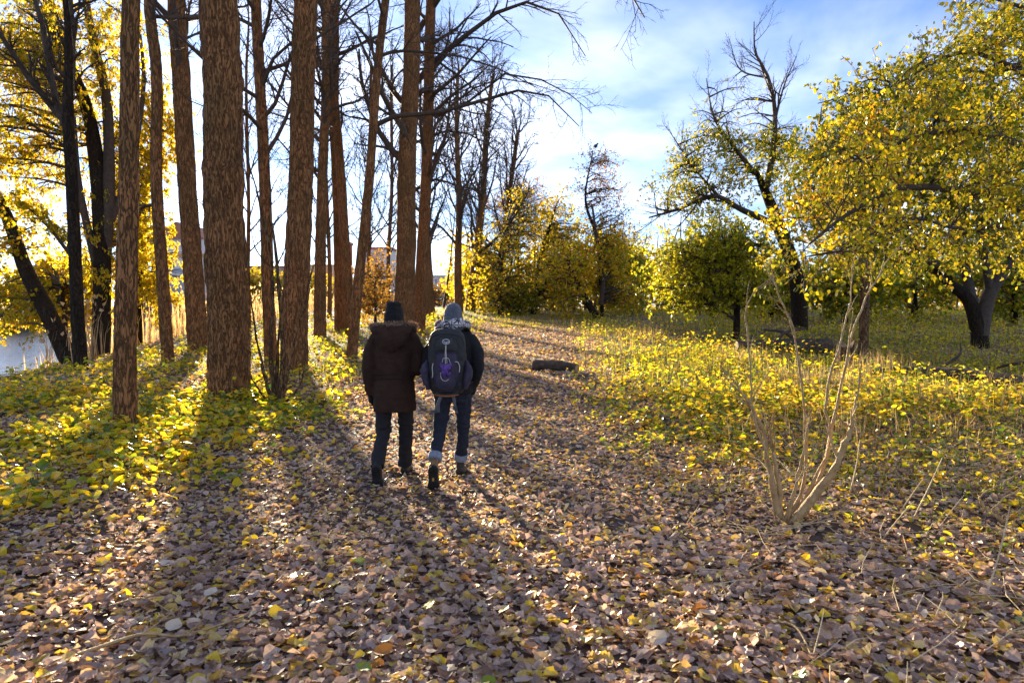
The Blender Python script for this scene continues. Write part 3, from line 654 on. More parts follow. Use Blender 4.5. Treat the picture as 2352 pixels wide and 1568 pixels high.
leafy_tree('broad dark-trunked tree forking low at the right', gb(2252, 22), [(2248, 760, 0), (2225, 690, 0), (2170, 640, -.2), (2120, 570, -.5)], .26,
           [(2150, 330, 0, 270, 200, 3.0), (2010, 420, 0, 190, 160, 2.5), (2300, 200, .5, 160, 190, 2.5), (1930, 300, 0, 110, 110, 2), (2130, 540, 0, 200, 70, 2.2), (2330, 480, 0, 120, 120, 2)], 300, .75, 4, .12, 'leaf_green', 72, None, LEAF4, 6,
           limbs=[([(2250, 770, 0), (2270, 680, 0), (2320, 600, 0), (2400, 480, 0), (2420, 300, 0)], .26, .07), ([(2235, 710, 0), (2215, 610, .3), (2180, 480, .4), (2130, 330, .4), (2080, 200, .4)], .18, .03), ([(2150, 610, -.4), (2040, 520, -.6), (1930, 470, -.8), (1850, 470, -1)], .14, .02),
                  ([(2275, 670, 0), (2250, 520, -.2), (2250, 330, -.2), (2290, 120, -.2)], .14, .02)], bark='bark_dark', nsub=5, sides=28)
root, _ = leafy_tree('straight slim trunk standing by the fallen logs', gb(1984, 18), [(1986, 700, 0), (1990, 560, 0), (2000, 420, .1), (2005, 300, .2)], .13, [(1990, 380, 0, 110, 130, 1.8), (1900, 480, 0, 110, 90, 1.5)], 46, .6, 4, .11, 'leaf_yellow', 73, None, LEAF4, 6, bark='bark_warm')
DK = 'shadowy bushes behind the right-hand trees'
for n, (lab, x_, y_, rx, rz, dep) in enumerate([('dark bush behind the straight slim trunk', 1940, 660, 110, 60, 34), ('dark bush left of the forking tree', 2100, 650, 110, 70, 36), ('dark bush right of the forking tree', 2330, 650, 110, 80, 34),
                                               ('dark bush under the hawthorn', 1770, 660, 90, 60, 38), ('tall dark bush at the clearing edge', 1560, 640, 70, 70, 50)]):
    c = W3(x_, 740, dep); leafy_tree(lab, (c[0], dep, gz(c[0], dep)), [(x_, y_ + 30, 0), (x_, y_, 0)], .16, [(x_, y_, 0, rx, rz, 2.2)], 56, .9, 4, .17, 'leaf_green', 80 + n, DK, twigs=5, name='shadowy_bush', rmin=.008, cat='bush')

# near tree whose boughs reach in from the right
near_base = (7.3, 8.6, gz(7.3, 8.6))
near, nearP3 = leafy_tree('large-leaved yellow boughs reaching in from beyond the right edge', near_base, [(2530, 700, 0), (2540, 450, 0), (2550, 200, 0), (2560, -60, 0)], .17,
           [(2120, 420, -.6, 210, 150, .8), (1900, 520, -1.2, 150, 95, .6), (2230, 220, -.6, 170, 150, .9), (2060, 250, -.8, 130, 110, .7), (2300, 60, -.4, 150, 110, .9), (1960, 380, -1, 120, 110, .6), (2300, 420, -.6, 120, 150, .8), (1890, 600, -1.2, 130, 45, .5), (2060, 590, -.9, 130, 55, .6), (2260, 560, -.6, 110, 60, .6)], 185, .34, 3, .054, 'leaf_near', 90, None, LEAF6, 5,
           limbs=[([(2535, 620, 0), (2420, 520, -.2), (2250, 450, -.5), (2080, 430, -.8), (1950, 490, -1.1), (1860, 560, -1.3)], .07, .012), ([(2540, 480, 0), (2400, 360, -.2), (2230, 300, -.5), (2090, 320, -.7), (1980, 370, -.9)], .06, .01),
                  ([(2545, 320, 0), (2400, 200, -.2), (2220, 120, -.4), (2050, 200, -.7)], .05, .01), ([(2535, 560, 0), (2400, 500, -.4), (2230, 530, -.8), (2080, 500, -1.0), (1950, 570, -1.2), (1850, 590, -1.4)], .028, .005), ([(2550, 150, 0), (2400, 40, -.2), (2230, -20, -.3)], .05, .01)],
           nsub=3, rmin=.003, limb_r=.014, name='large_leaved_tree', hang=.7, lift=.05)

# ------------------------------------------------------------------ far bank and tree line
FARB = 'bushes on the far bank of the river'
for n, (lab, x_, y_, rx, rz, dep, mt) in enumerate([
        ('golden bush at the water on the far bank, far left', 40, 680, 60, 60, 72, 'leaf_willow'), ('dark bush low on the far bank left', 110, 720, 70, 40, 76, 'leaf_green'), ('golden tree on the far bank behind the leaning trunk', 170, 640, 60, 90, 82, 'leaf_willow'),
        ('golden tree on the far bank in front of the blue-grey house', 330, 600, 40, 120, 98, 'leaf_willow'), ('golden tree on the far bank right of the thickest trunk', 600, 660, 50, 45, 140, 'leaf_gold'), ('orange bush on the far bank behind the stout trunk', 730, 670, 50, 45, 160, 'leaf_gold'),
        ('brown bush on the far bank behind the V pair', 840, 670, 60, 40, 170, 'leaf_brown'), ('pale brown bush on the far bank behind the warehouse stems', 1010, 690, 60, 25, 180, 'leaf_brown'), ('low dark bush on the far bank by the tall pale building', 440, 715, 60, 25, 115, 'leaf_brown')]):
    c = W3(x_, 740, dep); leafy_tree(lab, (c[0], dep, gz(c[0], dep)), [(x_, y_ + rz * .4, 0), (x_, y_, 0)], .2, [(x_, y_, 0, rx, rz, 3)], 44, 1.4 * dep / 90, 4, .30 * dep / 90, mt, 120 + n, FARB, name='far_bank_bush', rmin=.012, nsub=4, cat='bush', twigs=5)

def treeline():
    rng = np.random.default_rng(7); lb = MB()
    x = np.concatenate([rng.uniform(-6, 75, 300), rng.uniform(-130, -60, 50)]); y = np.concatenate([rng.uniform(56, 84, 300), rng.uniform(230, 330, 50)])
    h = 3 + 7.5 * vnoise(x * .12, y * .05, 4) ** 1.2 + rng.uniform(-1, 1.5, 350)
    for n, (xx, yy, hh) in enumerate(zip(x, y, h)):
        k = 150; u = rng.normal(size=(k, 3)); u /= np.linalg.norm(u, axis=1, keepdims=True); u *= rng.random((k, 1)) ** .4
        p = np.array([xx, yy, gz(xx, yy) + hh * .45]) + u * np.array([2.0, 2.0, hh * .55]) * rng.uniform(.7, 1.2)
        leaves(lb, p, rng.normal(size=(k, 3)), rng.normal(size=(k, 3)) + [0, 0, .5], (.38 if yy < 100 else .8) * (.6 + .8 * rng.random(k)), LEAF4, rng, .2)
    # stems showing between the leaves
    n = 160; sx = rng.uniform(-6, 70, n); sy = rng.uniform(55, 72, n); P0 = np.stack([sx, sy, H(sx, sy) - .2], 1); P2 = P0 + np.stack([rng.normal(size=n) * .8, rng.normal(size=n) * .5, rng.uniform(4, 9, n)], 1)
    sb = MB().add(*tubes(np.stack([P0, (P0 + P2) / 2 + rng.normal(size=(n, 3)) * .2, P2], 1), np.broadcast_to(np.array([.13, .09, .03]), (n, 3)), 6))
    o = tag(lb.build('treeline', M['leaf_gold']), 'distant wood of gold and brown trees closing the view', 'woods', kind='stuff'); sb.build('stems', M['twig'], o)
treeline()

# ------------------------------------------------------------------ fallen leaves
def scatter_ground(n, ymin, ymax, rng, power=1.0, margin=1.6):
    """points on the ground spread through the wedge in view, denser near"""
    u = rng.random(n); y = (ymin ** power + u * (ymax ** power - ymin ** power)) ** (1 / power)
    x = rng.uniform(-1, 1, n) * (.79 * y + margin)
    return x, y
def lay(n, ymin, ymax, power, rng, size, tpl, mb, lift=.035, tilt=.33, curl=.35, width=1.0, keep=None):
    x, y = scatter_ground(n, ymin, ymax, rng, power)
    ok = x > crest_x(y) - .6
    if keep is not None: ok &= keep(x, y)
    x, y = x[ok], y[ok]; k = len(x)
    z = H(x, y) + .008 + lift * rng.random(k) ** 1.5
    a = rng.uniform(0, 2 * np.pi, k); d = np.stack([np.cos(a), np.sin(a), rng.normal(size=k) * tilt * .6], 1)
    nr = np.stack([rng.normal(size=k) * tilt, rng.normal(size=k) * tilt, np.ones(k)], 1)
    s = size * (.55 + .8 * rng.random(k))
    leaves(mb, np.stack([x, y, z], 1) - d * (s * .5)[:, None], d, nr, s, tpl, rng, curl, width)
rng = np.random.default_rng(11)
lit = MB()
lay(12000, 2.2, 4.6, 1.9, rng, .064, BROAD, lit, .03, .26, .26)
lay(4500, 2.2, 5, 1.8, rng, .068, ROUND, lit, .04, .28, .3)
lay(15000, 2.2, 7, 1.8, rng, .040, LEAF4, lit, .045, .4, .35)
lay(34000, 4.4, 13, 1.5, rng, .066, LEAF6, lit, .04, .34, .3, 1.3)
lay(26000, 13, 42, 1.2, rng, .11, LEAF4, lit, .05, .35, .3, 1.2)
lay(90000, 12, 44, 1.2, rng, .10, LEAF4, lit, .05, .35, .3, 1.2, keep=lambda x, y: np.abs(x - path_x(y)) < 3.2)
litter_ob = tag(lit.build('fallen_leaves', M['litter'], None, False), 'thick brown carpet of fallen leaves over path and woodland floor', 'leaves', kind='stuff')
pal = MB()
lay(2600, 2.2, 9, 1.6, rng, .085, NARROW, pal, .045, .35, .3, 1.1)
lay(1500, 2.2, 7, 1.7, rng, .045, BROAD, pal, .05, .4, .4)
lay(5000, 6, 30, 1.3, rng, .07, LEAF4, pal, .06, .4, .3)
tag(pal.build('pale_fallen_leaves', M['litter_pale'], None, False), 'scattered pale narrow willow leaves lying on the brown carpet', 'leaves', kind='stuff')

yl = MB()
lay(9000, 3.4, 24, 1.3, rng, .075, LEAF6, yl, .09, .55, .3, 1.1, keep=lambda x, y: (x < path_x(y) - 1.2) & (rng.random(len(x)) < .15 + .85 * smooth(.4, .65, vnoise(x * .5, y * .5, 81))))
lay(5000, 3.4, 20, 1.4, rng, .06, LEAF6, yl, .07, .5, .3, 1.1, keep=lambda x, y: rng.random(len(x)) < .12 + .6 * smooth(.5, .75, vnoise(x * .6, y * .6, 83)) * (x > 0))
tag(yl.build('yellow_fallen_leaves', M['fallen_yellow'], None, False), 'fresh yellow leaves glowing among the brown ones', 'leaves', kind='stuff')

# the largest single leaves, each one its own piece of the ground
LC = {'yellow': [(0, (.60, .46, .04)), (1, (.72, .52, .06))], 'tan': [(0, (.46, .31, .20)), (1, (.58, .42, .28))], 'mauve': [(0, (.26, .17, .14)), (1, (.36, .24, .19))], 'rust': [(0, (.40, .16, .04)), (1, (.50, .24, .06))], 'brown': [(0, (.17, .105, .075)), (1, (.24, .15, .10))], 'cream': [(0, (.62, .52, .36)), (1, (.74, .64, .48))], 'green': [(0, (.14, .22, .03)), (1, (.28, .32, .05))]}
protos = []
for cn, st in LC.items():
    mm = leafmat('leaf_' + cn, st, .25, .07, .4, 3, .3, (1.2, 1, .6), fine=45)
    for kind_, tpl, w_ in (('b', BROAD, 1.0), ('r', ROUND, 1.15), ('n', NARROW, 1.1)):
        if kind_ == 'n' and cn not in ('cream', 'yellow', 'tan'): continue
        for v_ in range(2):
            mb = MB(); leaves(mb, np.array([[-.5, 0, 0.]]), np.array([[1., 0, 0]]), np.array([[0, 0, 1.]]), 1.0, tpl, rng, .33, w_)
            me = mb.mesh('leaf', False); me.materials.append(mm); protos.append((cn, kind_, me))
wt = np.array([{'yellow': 1.6, 'tan': 2, 'mauve': 2.2, 'rust': .7, 'brown': 1.6, 'cream': .9, 'green': .35}[p[0]] * (.5 if p[1] == 'n' else 1) for p in protos]); wt /= wt.sum()
x, y = scatter_ground(300, 2.35, 4.6, rng, 1.6, .3)
for k in range(300):
    pr = protos[rng.choice(len(protos), p=wt)]
    par = path_ob if abs(x[k] - path_x(y[k])) < 1.7 else ground_ob
    o = bpy.data.objects.new('leaf', pr[2]); COL.objects.link(o); o.parent = par
    s = rng.uniform(.058, .098); o.scale = (s, s, s)
    o.location = (x[k], y[k], gz(x[k], y[k]) + rng.uniform(.03, .055)); o.rotation_euler = (rng.normal() * .3, rng.normal() * .3, rng.uniform(0, 6.28))

# twigs lying among the leaves
def ground_twig(label, pts, r, mat_='twig_pale', sub=3, seed=0):
    g = [ground(*p) + np.array([0, 0, .035 + .02 * (i % 2)]) for i, p in enumerate(pts)]
    P = catmull(g, 16); rg = np.random.default_rng(seed); mb = MB(); mb.add(*tubes(P[None], interp([r, r * .5], 16)[None], 6))
    if sub:
        P2, R2, _ = grow(P[None], interp([r, r * .5], 16)[None], sub, .2, .9, 40, .22, 5, rg, 0, .12, .6, .4); P2[:, :, 2] = np.maximum(P2[:, :, 2], H(P2[:, :, 0], P2[:, :, 1]) + .03); mb.add(*tubes(P2, R2, 5))
    tag(mb.build('fallen_twig', M[mat_]), label, 'twig', 'twigs lying on the leaves')
ground_twig('pale crooked twig lying lowest at the left on the leaves', [(180, 1520), (330, 1480), (420, 1478), (560, 1440)], .010, seed=1)
ground_twig('short thin twig above the crooked twig at lower left', [(250, 1405), (330, 1395), (400, 1425)], .006, seed=2)
ground_twig('thin pale twig lying left of the dry shrub foot', [(1632, 1205), (1680, 1215), (1722, 1245)], .006, seed=3, sub=1)
ground_twig('long straw-coloured stem lying right of the dry shrub foot', [(2000, 1325), (2120, 1330), (2300, 1400)], .005, 'straw', 1, 4)
ground_twig('curved bare root-like twig near the bottom right of the path', [(1780, 1440), (1830, 1470), (1870, 1540)], .008, seed=5, sub=1)

# ------------------------------------------------------------------ ground cover
def plants(n, ymin, ymax, power, keep, rng, hmin, hmax, lsize, tpl, per, mb, sb):
    x, y = scatter_ground(n, ymin, ymax, rng, power, 1.0); ok = keep(x, y); x, y = x[ok], y[ok]; k = len(x)
    z = H(x, y); h = hmin + (hmax - hmin) * rng.random(k) ** 2.2
    base = np.stack([x, y, z], 1); tip = base + np.stack([rng.normal(size=k) * .06, rng.normal(size=k) * .06, h], 1)
    P = np.stack([base, (base + tip) / 2 + rng.normal(size=(k, 3)) * .015, tip], 1)
    if sb is not None: sb.add(*tubes(P, np.broadcast_to(np.array([.0035, .003, .002]), (k, 3)), 3))
    pi = np.repeat(np.arange(k), per); C = len(pi); t = .3 + .7 * rng.random(C)
    a = rng.uniform(0, 6.283, C); rad = .03 + .09 * rng.random(C)
    p = base[pi] * (1 - t)[:, None] + tip[pi] * t[:, None] + np.stack([np.cos(a) * rad, np.sin(a) * rad, rng.normal(size=C) * .02], 1)
    d = np.stack([np.cos(a), np.sin(a), -.25 + rng.normal(size=C) * .3], 1); nr = np.stack([rng.normal(size=C) * .45, rng.normal(size=C) * .45, np.ones(C)], 1)
    p[:, 2] = np.maximum(p[:, 2], H(p[:, 0], p[:, 1]) + .03)
    leaves(mb, p, d, nr, lsize * (.6 + .7 * rng.random(C)) * (1 + .012 * y[pi]) * np.where(x[pi] > 0, np.clip(.35 + .065 * y[pi], 0, 1), 1), tpl, rng, .2)
def patch(x, y, s, seed): return vnoise(x * s, y * s, seed)
def thin(x, d): return rng.random(len(x)) < d
def left_keep(x, y):
    e = path_x(y) - 1.5 - .35 * np.maximum(0, 6.5 - y) - .8 * smooth(8, 5, y)
    d = smooth(0, 2.6, e - x) * (.15 + .85 * smooth(.32, .62, patch(x, y, .6, 9)))
    return (x > crest_x(y) - .4) & thin(x, d)
def left_far(x, y):
    d = smooth(-.2, 1.6, path_x(y) - 1.5 - x) * (.2 + .8 * smooth(.30, .6, patch(x, y, .4, 9))); return (x > crest_x(y) + .3) & thin(x, d)
def right_keep(x, y):
    e = path_x(y) + 1.3 + 1.5 * smooth(8, 4.5, y)
    d = smooth(0, 2.8, x - e) * (.20 + .8 * smooth(.34, .66, patch(x, y, .45, 21) + .3 * (patch(x, y, 1.9, 23) - .5))) * (.6 + .4 * smooth(6, 13, y))
    return thin(x, d)
def right_near(x, y): return (x > .9 + .5 * patch(x, y, 1, 2)) & (patch(x, y, 1.1, 33) > .55)
cv, cs_ = MB(), MB()
plants(8000, 3.6, 12, 1.4, left_keep, rng, .04, .26, .080, ROUND, 7, cv, cs_)
plants(5200, 11, 40, 1.15, left_far, rng, .10, .45, .10, LEAF4, 8, cv, cs_)
cover_l = tag(cv.build('bank_undergrowth', M['cover'], None, False), 'low yellow-leaved bramble cover on the left bank', 'undergrowth', kind='stuff')
cs_.build('stems', M['twig'], cover_l)
cv, cs_ = MB(), MB()
plants(14000, 4.2, 12.5, 1.3, right_keep, rng, .03, .34, .070, ROUND, 7, cv, cs_)
plants(21000, 9, 52, 1.2, right_keep, rng, .08, .70, .075, LEAF4, 8, cv, cs_)
plants(700, 2.6, 6.5, 1.5, right_near, rng, .03, .12, .055, LEAF6, 5, cv, cs_)
cover_r = tag(cv.build('meadow_undergrowth', M['cover'], None, False), 'bright yellow-green leafy cover on the right of the path', 'undergrowth', kind='stuff')
cs_.build('stems', M['twig'], cover_r)

cv = MB()
def rust_keep(x, y): return (x > path_x(y) + 1.9) & (patch(x, y, .4, 61) > .58)
plants(4200, 6, 34, 1.2, rust_keep, rng, .08, .55, .06, LEAF4, 9, cv, None)
tag(cv.build('rusty_undergrowth', M['leaf_brown'], None, False), 'rusty brown withered plants among the yellow cover at right', 'undergrowth', kind='stuff')
def blades(n, xf, yf, rng, h0, h1, w, lean=.25, mb=None):
    x = xf(n); y = yf(n); h = rng.uniform(h0, h1, n); z = H(x, y) - .01
    a = rng.uniform(0, 6.283, n); ln = np.abs(rng.normal(size=n)) * lean
    b = np.stack([x, y, z], 1); sd_ = np.stack([np.cos(a), np.sin(a), np.zeros(n)], 1); fw = np.stack([-np.sin(a), np.cos(a), np.zeros(n)], 1)
    ww = (w * (.6 + .8 * rng.random(n)))[:, None]
    mid = b + fw * (ln * h * .35)[:, None] + np.array([0, 0, 1]) * (h * .6)[:, None]; tip = b + fw * (ln * h)[:, None] + np.array([0, 0, 1]) * (h * (1 - .25 * ln.clip(0, 1)))[:, None]
    v = np.stack([b - sd_ * ww, b + sd_ * ww, mid + sd_ * ww * .7, mid - sd_ * ww * .7, tip], 1)
    o = (np.arange(n) * 5)[:, None]
    mb.add(v.reshape(-1, 3), (o + np.array([[0, 1, 2, 3]])).reshape(-1, 4), (o + np.array([[3, 2, 4]])).reshape(-1, 3)); return mb
g = MB()
def meadow_xy(n, y0, y1):
    y = rng.uniform(y0, y1, n); x = path_x(y) + 1.8 + rng.random(n) * (.79 * y + 1 - path_x(y) - 1.8).clip(.5); return x, y
mx_, my_ = meadow_xy(24000, 8, 50); ok = thin(mx_, smooth(8, 17, my_) * (.25 + .75 * smooth(.35, .65, patch(mx_, my_, .4, 41))) * smooth(0, 2.5, mx_ - path_x(my_) - 1.6)); mx_, my_ = mx_[ok], my_[ok]; blades(len(mx_), lambda n: mx_, lambda n: my_, rng, .10, .45, .006, .5, g)
mx2 = rng.uniform(-1.0, 5.5, 9000); my2 = rng.uniform(33, 47, 9000); blades(9000, lambda n: mx2, lambda n: my2, rng, .04, .12, .014, .3, g)
sx2, sy2 = meadow_xy(24000, 6, 26); ok = thin(sx2, (.15 + .85 * smooth(.36, .62, patch(sx2, sy2, .5, 71))) * smooth(0, 2.5, sx2 - path_x(sy2) - 1.4)); sx2, sy2 = sx2[ok], sy2[ok]; blades(len(sx2), lambda n: sx2, lambda n: sy2, rng, .03, .13, .006, .6, g)
lx = -2.4 - rng.random(5000) * 8; ly = rng.uniform(14, 55, 5000); lx = lx + path_x(ly); blades(5000, lambda n: lx, lambda n: ly, rng, .08, .3, .008, .5, g)
tag(g.build('meadow_grass', M['grass'], None, False), 'rough green grass among the undergrowth of the clearing', 'grass', kind='stuff')
g = MB()
for (px, py, n, sx, h0, h1) in [(1900, 900, 300, 1.0, .2, .6), (1800, 880, 180, .9, .2, .5), (2010, 860, 200, .8, .3, .7), (1700, 830, 200, .9, .2, .6), (1560, 860, 160, .8, .2, .45), (2120, 930, 120, 1, .2, .5), (1960, 1000, 120, .7, .15, .5), (1480, 780, 200, 1.4, .3, .7), (2200, 1000, 110, .9, .15, .4), (1420, 760, 250, 2.5, .3, .7), (1600, 760, 300, 3, .3, .8)]:
    c = ground(px, py); bx2 = c[0] + rng.normal(size=n) * sx * .45; by2 = c[1] + rng.normal(size=n) * sx * .5
    blades(n, lambda k: bx2, lambda k: by2, rng, h0, h1, .0045, .6, g)
dx_, dy_ = meadow_xy(9000, 7, 42); ok = thin(dx_, smooth(.52, .72, patch(dx_, dy_, .35, 51)) * smooth(6.5, 12, dy_) * smooth(0, 2.5, dx_ - path_x(dy_) - 1.6)); dx_, dy_ = dx_[ok], dy_[ok]; blades(len(dx_), lambda k: dx_, lambda k: dy_, rng, .15, .55, .0045, .8, g)
tag(g.build('dry_grass', M['grass_dry'], None, False), 'pale dry grass stalks standing in the clearing behind the dry shrub', 'grass', kind='stuff')
g = MB()
ry = rng.uniform(19, 60, 2600); rx_ = crest_x(ry) - rng.uniform(.2, 2.4, 2600); blades(2600, lambda k: rx_, lambda k: ry, rng, .7, 1.9, .016, .25, g)
fl = MB(); tipx = rx_[::2]; tipy = ry[::2]
leaves(g, np.stack([tipx, tipy, H(tipx, tipy) + rng.uniform(.9, 1.9, len(tipx))], 1), rng.normal(size=(len(tipx), 3)) * .3 + [0, 0, 1], rng.normal(size=(len(tipx), 3)), .16, LEAF4, rng, .2)
tag(g.build('reeds', M['reed'], None, False), 'sunlit pale reeds along the water edge of the left bank', 'reeds', kind='stuff')

# flattened straw and thin stems lying among the leaves at the right
n = 420; sx_ = 1.1 + 4.2 * rng.random(n) ** .8; sy_ = rng.uniform(2.6, 8.5, n); an = rng.normal(size=n) * .9 + .4; ln_ = rng.uniform(.12, .55, n)
P0 = np.stack([sx_, sy_, H(sx_, sy_) + .05], 1); dv = np.stack([np.cos(an) * ln_, np.sin(an) * ln_, np.abs(rng.normal(size=n)) * .10 * ln_], 1); P2 = P0 + dv; P1_ = (P0 + P2) / 2 + rng.normal(size=(n, 3)) * .02
for PP_ in (P1_, P2): PP_[:, 2] = np.maximum(PP_[:, 2], H(PP_[:, 0], PP_[:, 1]) + .035)
tag(MB().add(*tubes(np.stack([P0, P1_, P2], 1), np.broadcast_to(np.array([.0032, .003, .002]), (n, 3)), 4)).build('flattened_straw', M['straw']), 'thin straw stems lying flat on the leaves at lower right', 'straw', kind='stuff')

# ------------------------------------------------------------------ shrubs
def stems_shrub(label, base_px, stems, mat_, seed, sub=4, name='dry_shrub', subL=.35, leafspec=None):
    b = ground(*base_px); D = b[1]; rg = np.random.default_rng(seed)
    root = thing(name, label, 'shrub', b)
    tw = MB()
    for pts, r0, r1 in stems:
        n = len(pts); pl = [b + np.array([(pts[0][0] - base_px[0]) / F * D, 0, -.03])] + [W3(x, y, D + dd) for x, y, dd in pts[1:]]
        P = catmull(pl, 22); P[2:-1] += rg.normal(size=(19, 3)) * .006; R = interp([r0, r0 * .62 + r1 * .1, r0 * .35 + r1 * .1, r1 * .55], 22) * 1.2
        s = MB().add(*tubes(P[None], R[None] * (1 + .12 * rg.normal(size=(1, 22))), 9)); s.build('stem', M[mat_], root)
        if sub:
            P2, R2, l2 = grow(P[None], R[None], sub, .45, .99, 32, subL, 6, rg, .06, .10, .6, .35)
            for a_ in range(len(P2)):
                P3, R3, l3 = grow(P2[a_:a_ + 1], R2[a_:a_ + 1], 2, .3, .95, 35, subL * .4, 4, rg, .05, .12, .6, .4, rmin=.0015)
                MB().add(*tubes(P2[a_:a_ + 1], R2[a_:a_ + 1], 5)).add(*tubes(P3, R3, 4)).build('twig', M[mat_], root)
    return root
stems_shrub('leafless dry shrub with tan cut stems standing in the leaves at right', (1800, 1200), [
    ([(1792, 1200), (1768, 1080, 0), (1752, 985, .05), (1705, 900, .05), (1680, 870, .1)], .024, .010), ([(1797, 1200), (1783, 1080, .02), (1770, 1010, .03), (1768, 980, .03)], .022, .016),
    ([(1790, 1200), (1772, 1090, 0), (1735, 960, -.05), (1722, 850, -.1), (1716, 700, -.1), (1770, 640, -.1)], .013, .005), ([(1806, 1200), (1840, 1060, .05), (1860, 960, .08)], .014, .009),
    ([(1812, 1202), (1905, 1090, -.05), (1945, 1010, -.05), (1962, 965, -.05)], .034, .022), ([(1810, 1200), (1880, 1100, .1), (1915, 960, .15), (1960, 760, .2), (2010, 640, .25), (2060, 570, .25)], .018, .005),
    ([(1806, 1200), (1850, 1070, .15), (1830, 800, .2), (1795, 690, .2), (1760, 610, .2)], .014, .005), ([(1810, 1200), (1900, 1040, .1), (1900, 900, .1), (1950, 700, .12), (1960, 600, .12)], .014, .005),
    ([(1815, 1200), (1930, 1060, .02), (1970, 900, .05), (1975, 830, .05)], .014, .007), ([(1800, 1200), (1830, 1110, -.1), (1870, 1060, -.12)], .010, .006)], 'twig_pale', 5, 5, subL=.30)
stems_shrub('leafless brown shrub of upright stems beside the stout furrowed trunk', (636, 930), [
    ([(625, 930), (600, 830, 0), (578, 700, 0), (565, 560, 0)], .030, .010), ([(630, 930), (622, 800, 0), (626, 640, .1), (598, 470, .2), (560, 340, .2)], .045, .014), ([(640, 930), (650, 820, 0), (640, 650, 0), (622, 480, 0), (615, 300, 0)], .05, .015),
    ([(645, 930), (668, 820, 0), (700, 690, -.1), (730, 560, -.1)], .030, .008), ([(634, 930), (640, 760, .1), (660, 620, .2), (680, 500, .2)], .03, .008), ([(622, 930), (575, 860, 0), (555, 780, 0)], .02, .006), ([(648, 930), (690, 880, 0), (705, 800, 0)], .022, .006)], 'bark_warm', 6, 5, 'bank_shrub', .7)
stems_shrub('sheaf of tan cut stems leaning in low from the right edge', (2330, 1210), [
    ([(2330, 1210), (2250, 1150, 0), (2300, 1110, 0), (2420, 1050, -.1)], .008, .012), ([(2335, 1210), (2280, 1170, 0), (2352, 1120, 0), (2440, 1070, -.1)], .008, .011), ([(2340, 1215), (2300, 1190, 0), (2380, 1160, 0)], .007, .009), ([(2330, 1215), (2290, 1160, .1), (2400, 1090, .1)], .007, .009)], 'twig_pale', 8, 0, 'cut_stems')
for n, (lab, a, c) in enumerate([('lone straw stalk leaning right of the dry shrub', (2090, 1200), (2165, 1050)), ('dry stalk slanting low behind the lone straw stalk', (2060, 1180), (2120, 1100)), ('short straight stalk right beside the dry shrub', (1948, 1140), (1975, 1010)),
                                  ('thin dry stalk leaning left of the dry shrub', (1700, 1000), (1760, 860)), ('bent stalk in the leaves below the dry shrub', (2020, 1240), (2100, 1150)), ('thin upright stem at the far right bottom', (2262, 1370), (2320, 1160))]):
    b = ground(*a); t = W3(c[0], c[1], b[1] + .1); P = catmull([b - [0, 0, .03], (b + t) / 2 + [.02, 0, .02], t], 10)
    tag(MB().add(*tubes(P[None], interp([.006, .0035], 10)[None], 6)).build('dry_stalk', M['straw']), lab, 'stalk', 'single dry stalks')

# ------------------------------------------------------------------ logs and stump
M['log_bark'] = mat('log_bark', (.035, .024, .017), (.11, .075, .05), 7, .95, 1.0, 18)
M['cut_wood'] = mat('cut_wood', (.26, .16, .09), (.40, .27, .16), 12, .85, .4, 30)
def log(label, a, b, r0, r1, name='fallen_log', mid=None, extra=()):
    pa, pb = np.array(a, float), np.array(b, float)
    pts = [pa, (pa + pb) / 2 + np.array([0, .05, .03]) if mid is None else np.array(mid, float), pb]
    v, q_, P, R = trunk_mesh(pts, [r0, (r0 + r1) / 2, r1], 26, .08, .09, 0, 4)
    root = thing(name, label, 'log', (pa + pb) / 2 - [0, 0, r0])
    MB().add(v, q_).build('bark', M['log_bark'], root)
    k = 26
    for ring, s in ((v[:k], -1), (v[-k:], 1)):
        c = ring.mean(0); d = (P[-1] - P[0]); d /= np.linalg.norm(d)
        vv = np.vstack([ring * .97 + c * .03 + d * s * .004, c + d * s * .01]); MB().add(vv, None, [[i, (i + 1) % k, k] for i in range(k)]).build('cut_end', M['cut_wood'], root)
    for pl, ra, rb in extra: MB().add(*tubes(catmull(pl, 10)[None], interp([ra, rb], 10)[None], 8)).build('branch_stub', M['log_bark'], root)
    return root
p0, p1 = ground(1228, 850), ground(1312, 856)
log('short sawn log lying at the right edge of the path', p0 + [0, 0, .12], p1 + [.15, .1, .10], .135, .11)
p0, p1 = ground(1692, 815), ground(1905, 812)
log('dark fallen log in the yellow cover left of the slim trunk', p0 + [0, 0, .28], p1 + [0, 0, .2], .12, .24, extra=[([p0 + [1.0, 0, .3], p0 + [1.5, .2, .65], p0 + [2.1, .3, .75]], .06, .03), ([p1 + [-.9, 0, .3], p1 + [-1.3, .1, .62], p1 + [-1.9, .1, .7]], .07, .03)])
p0, p1 = ground(2010, 862), ground(2420, 905)
log('long dark log lying right of the slim trunk', p0 + [0, 0, .08], p1 + [0, 0, .10], .10, .17, mid=(p0 + p1) / 2 + [0, .35, .16], extra=[([p0 + [1.5, .1, .15], p0 + [2.0, .2, .45], p0 + [2.2, .5, .7]], .04, .015), ([p0 + [2.6, .1, .15], p0 + [3.0, -.3, .3], p0 + [3.5, -.5, .32]], .045, .02)])
st = ground(1962, 842)
root = thing('tree_stump', 'short broken stump against the straight slim trunk', 'stump', st + [-.1, 0, 0])
v, q_, P, R = trunk_mesh([st + [-.12, .25, -.2], st + [-.12, .25, .1], st + [-.1, .25, .5]], [.20, .19, .17], 24, .08, .12, .3, 9)
v[-24:, 2] += np.random.default_rng(3).normal(size=24) * .05; MB().add(v, q_).build('bark', M['bark_warm'], root)
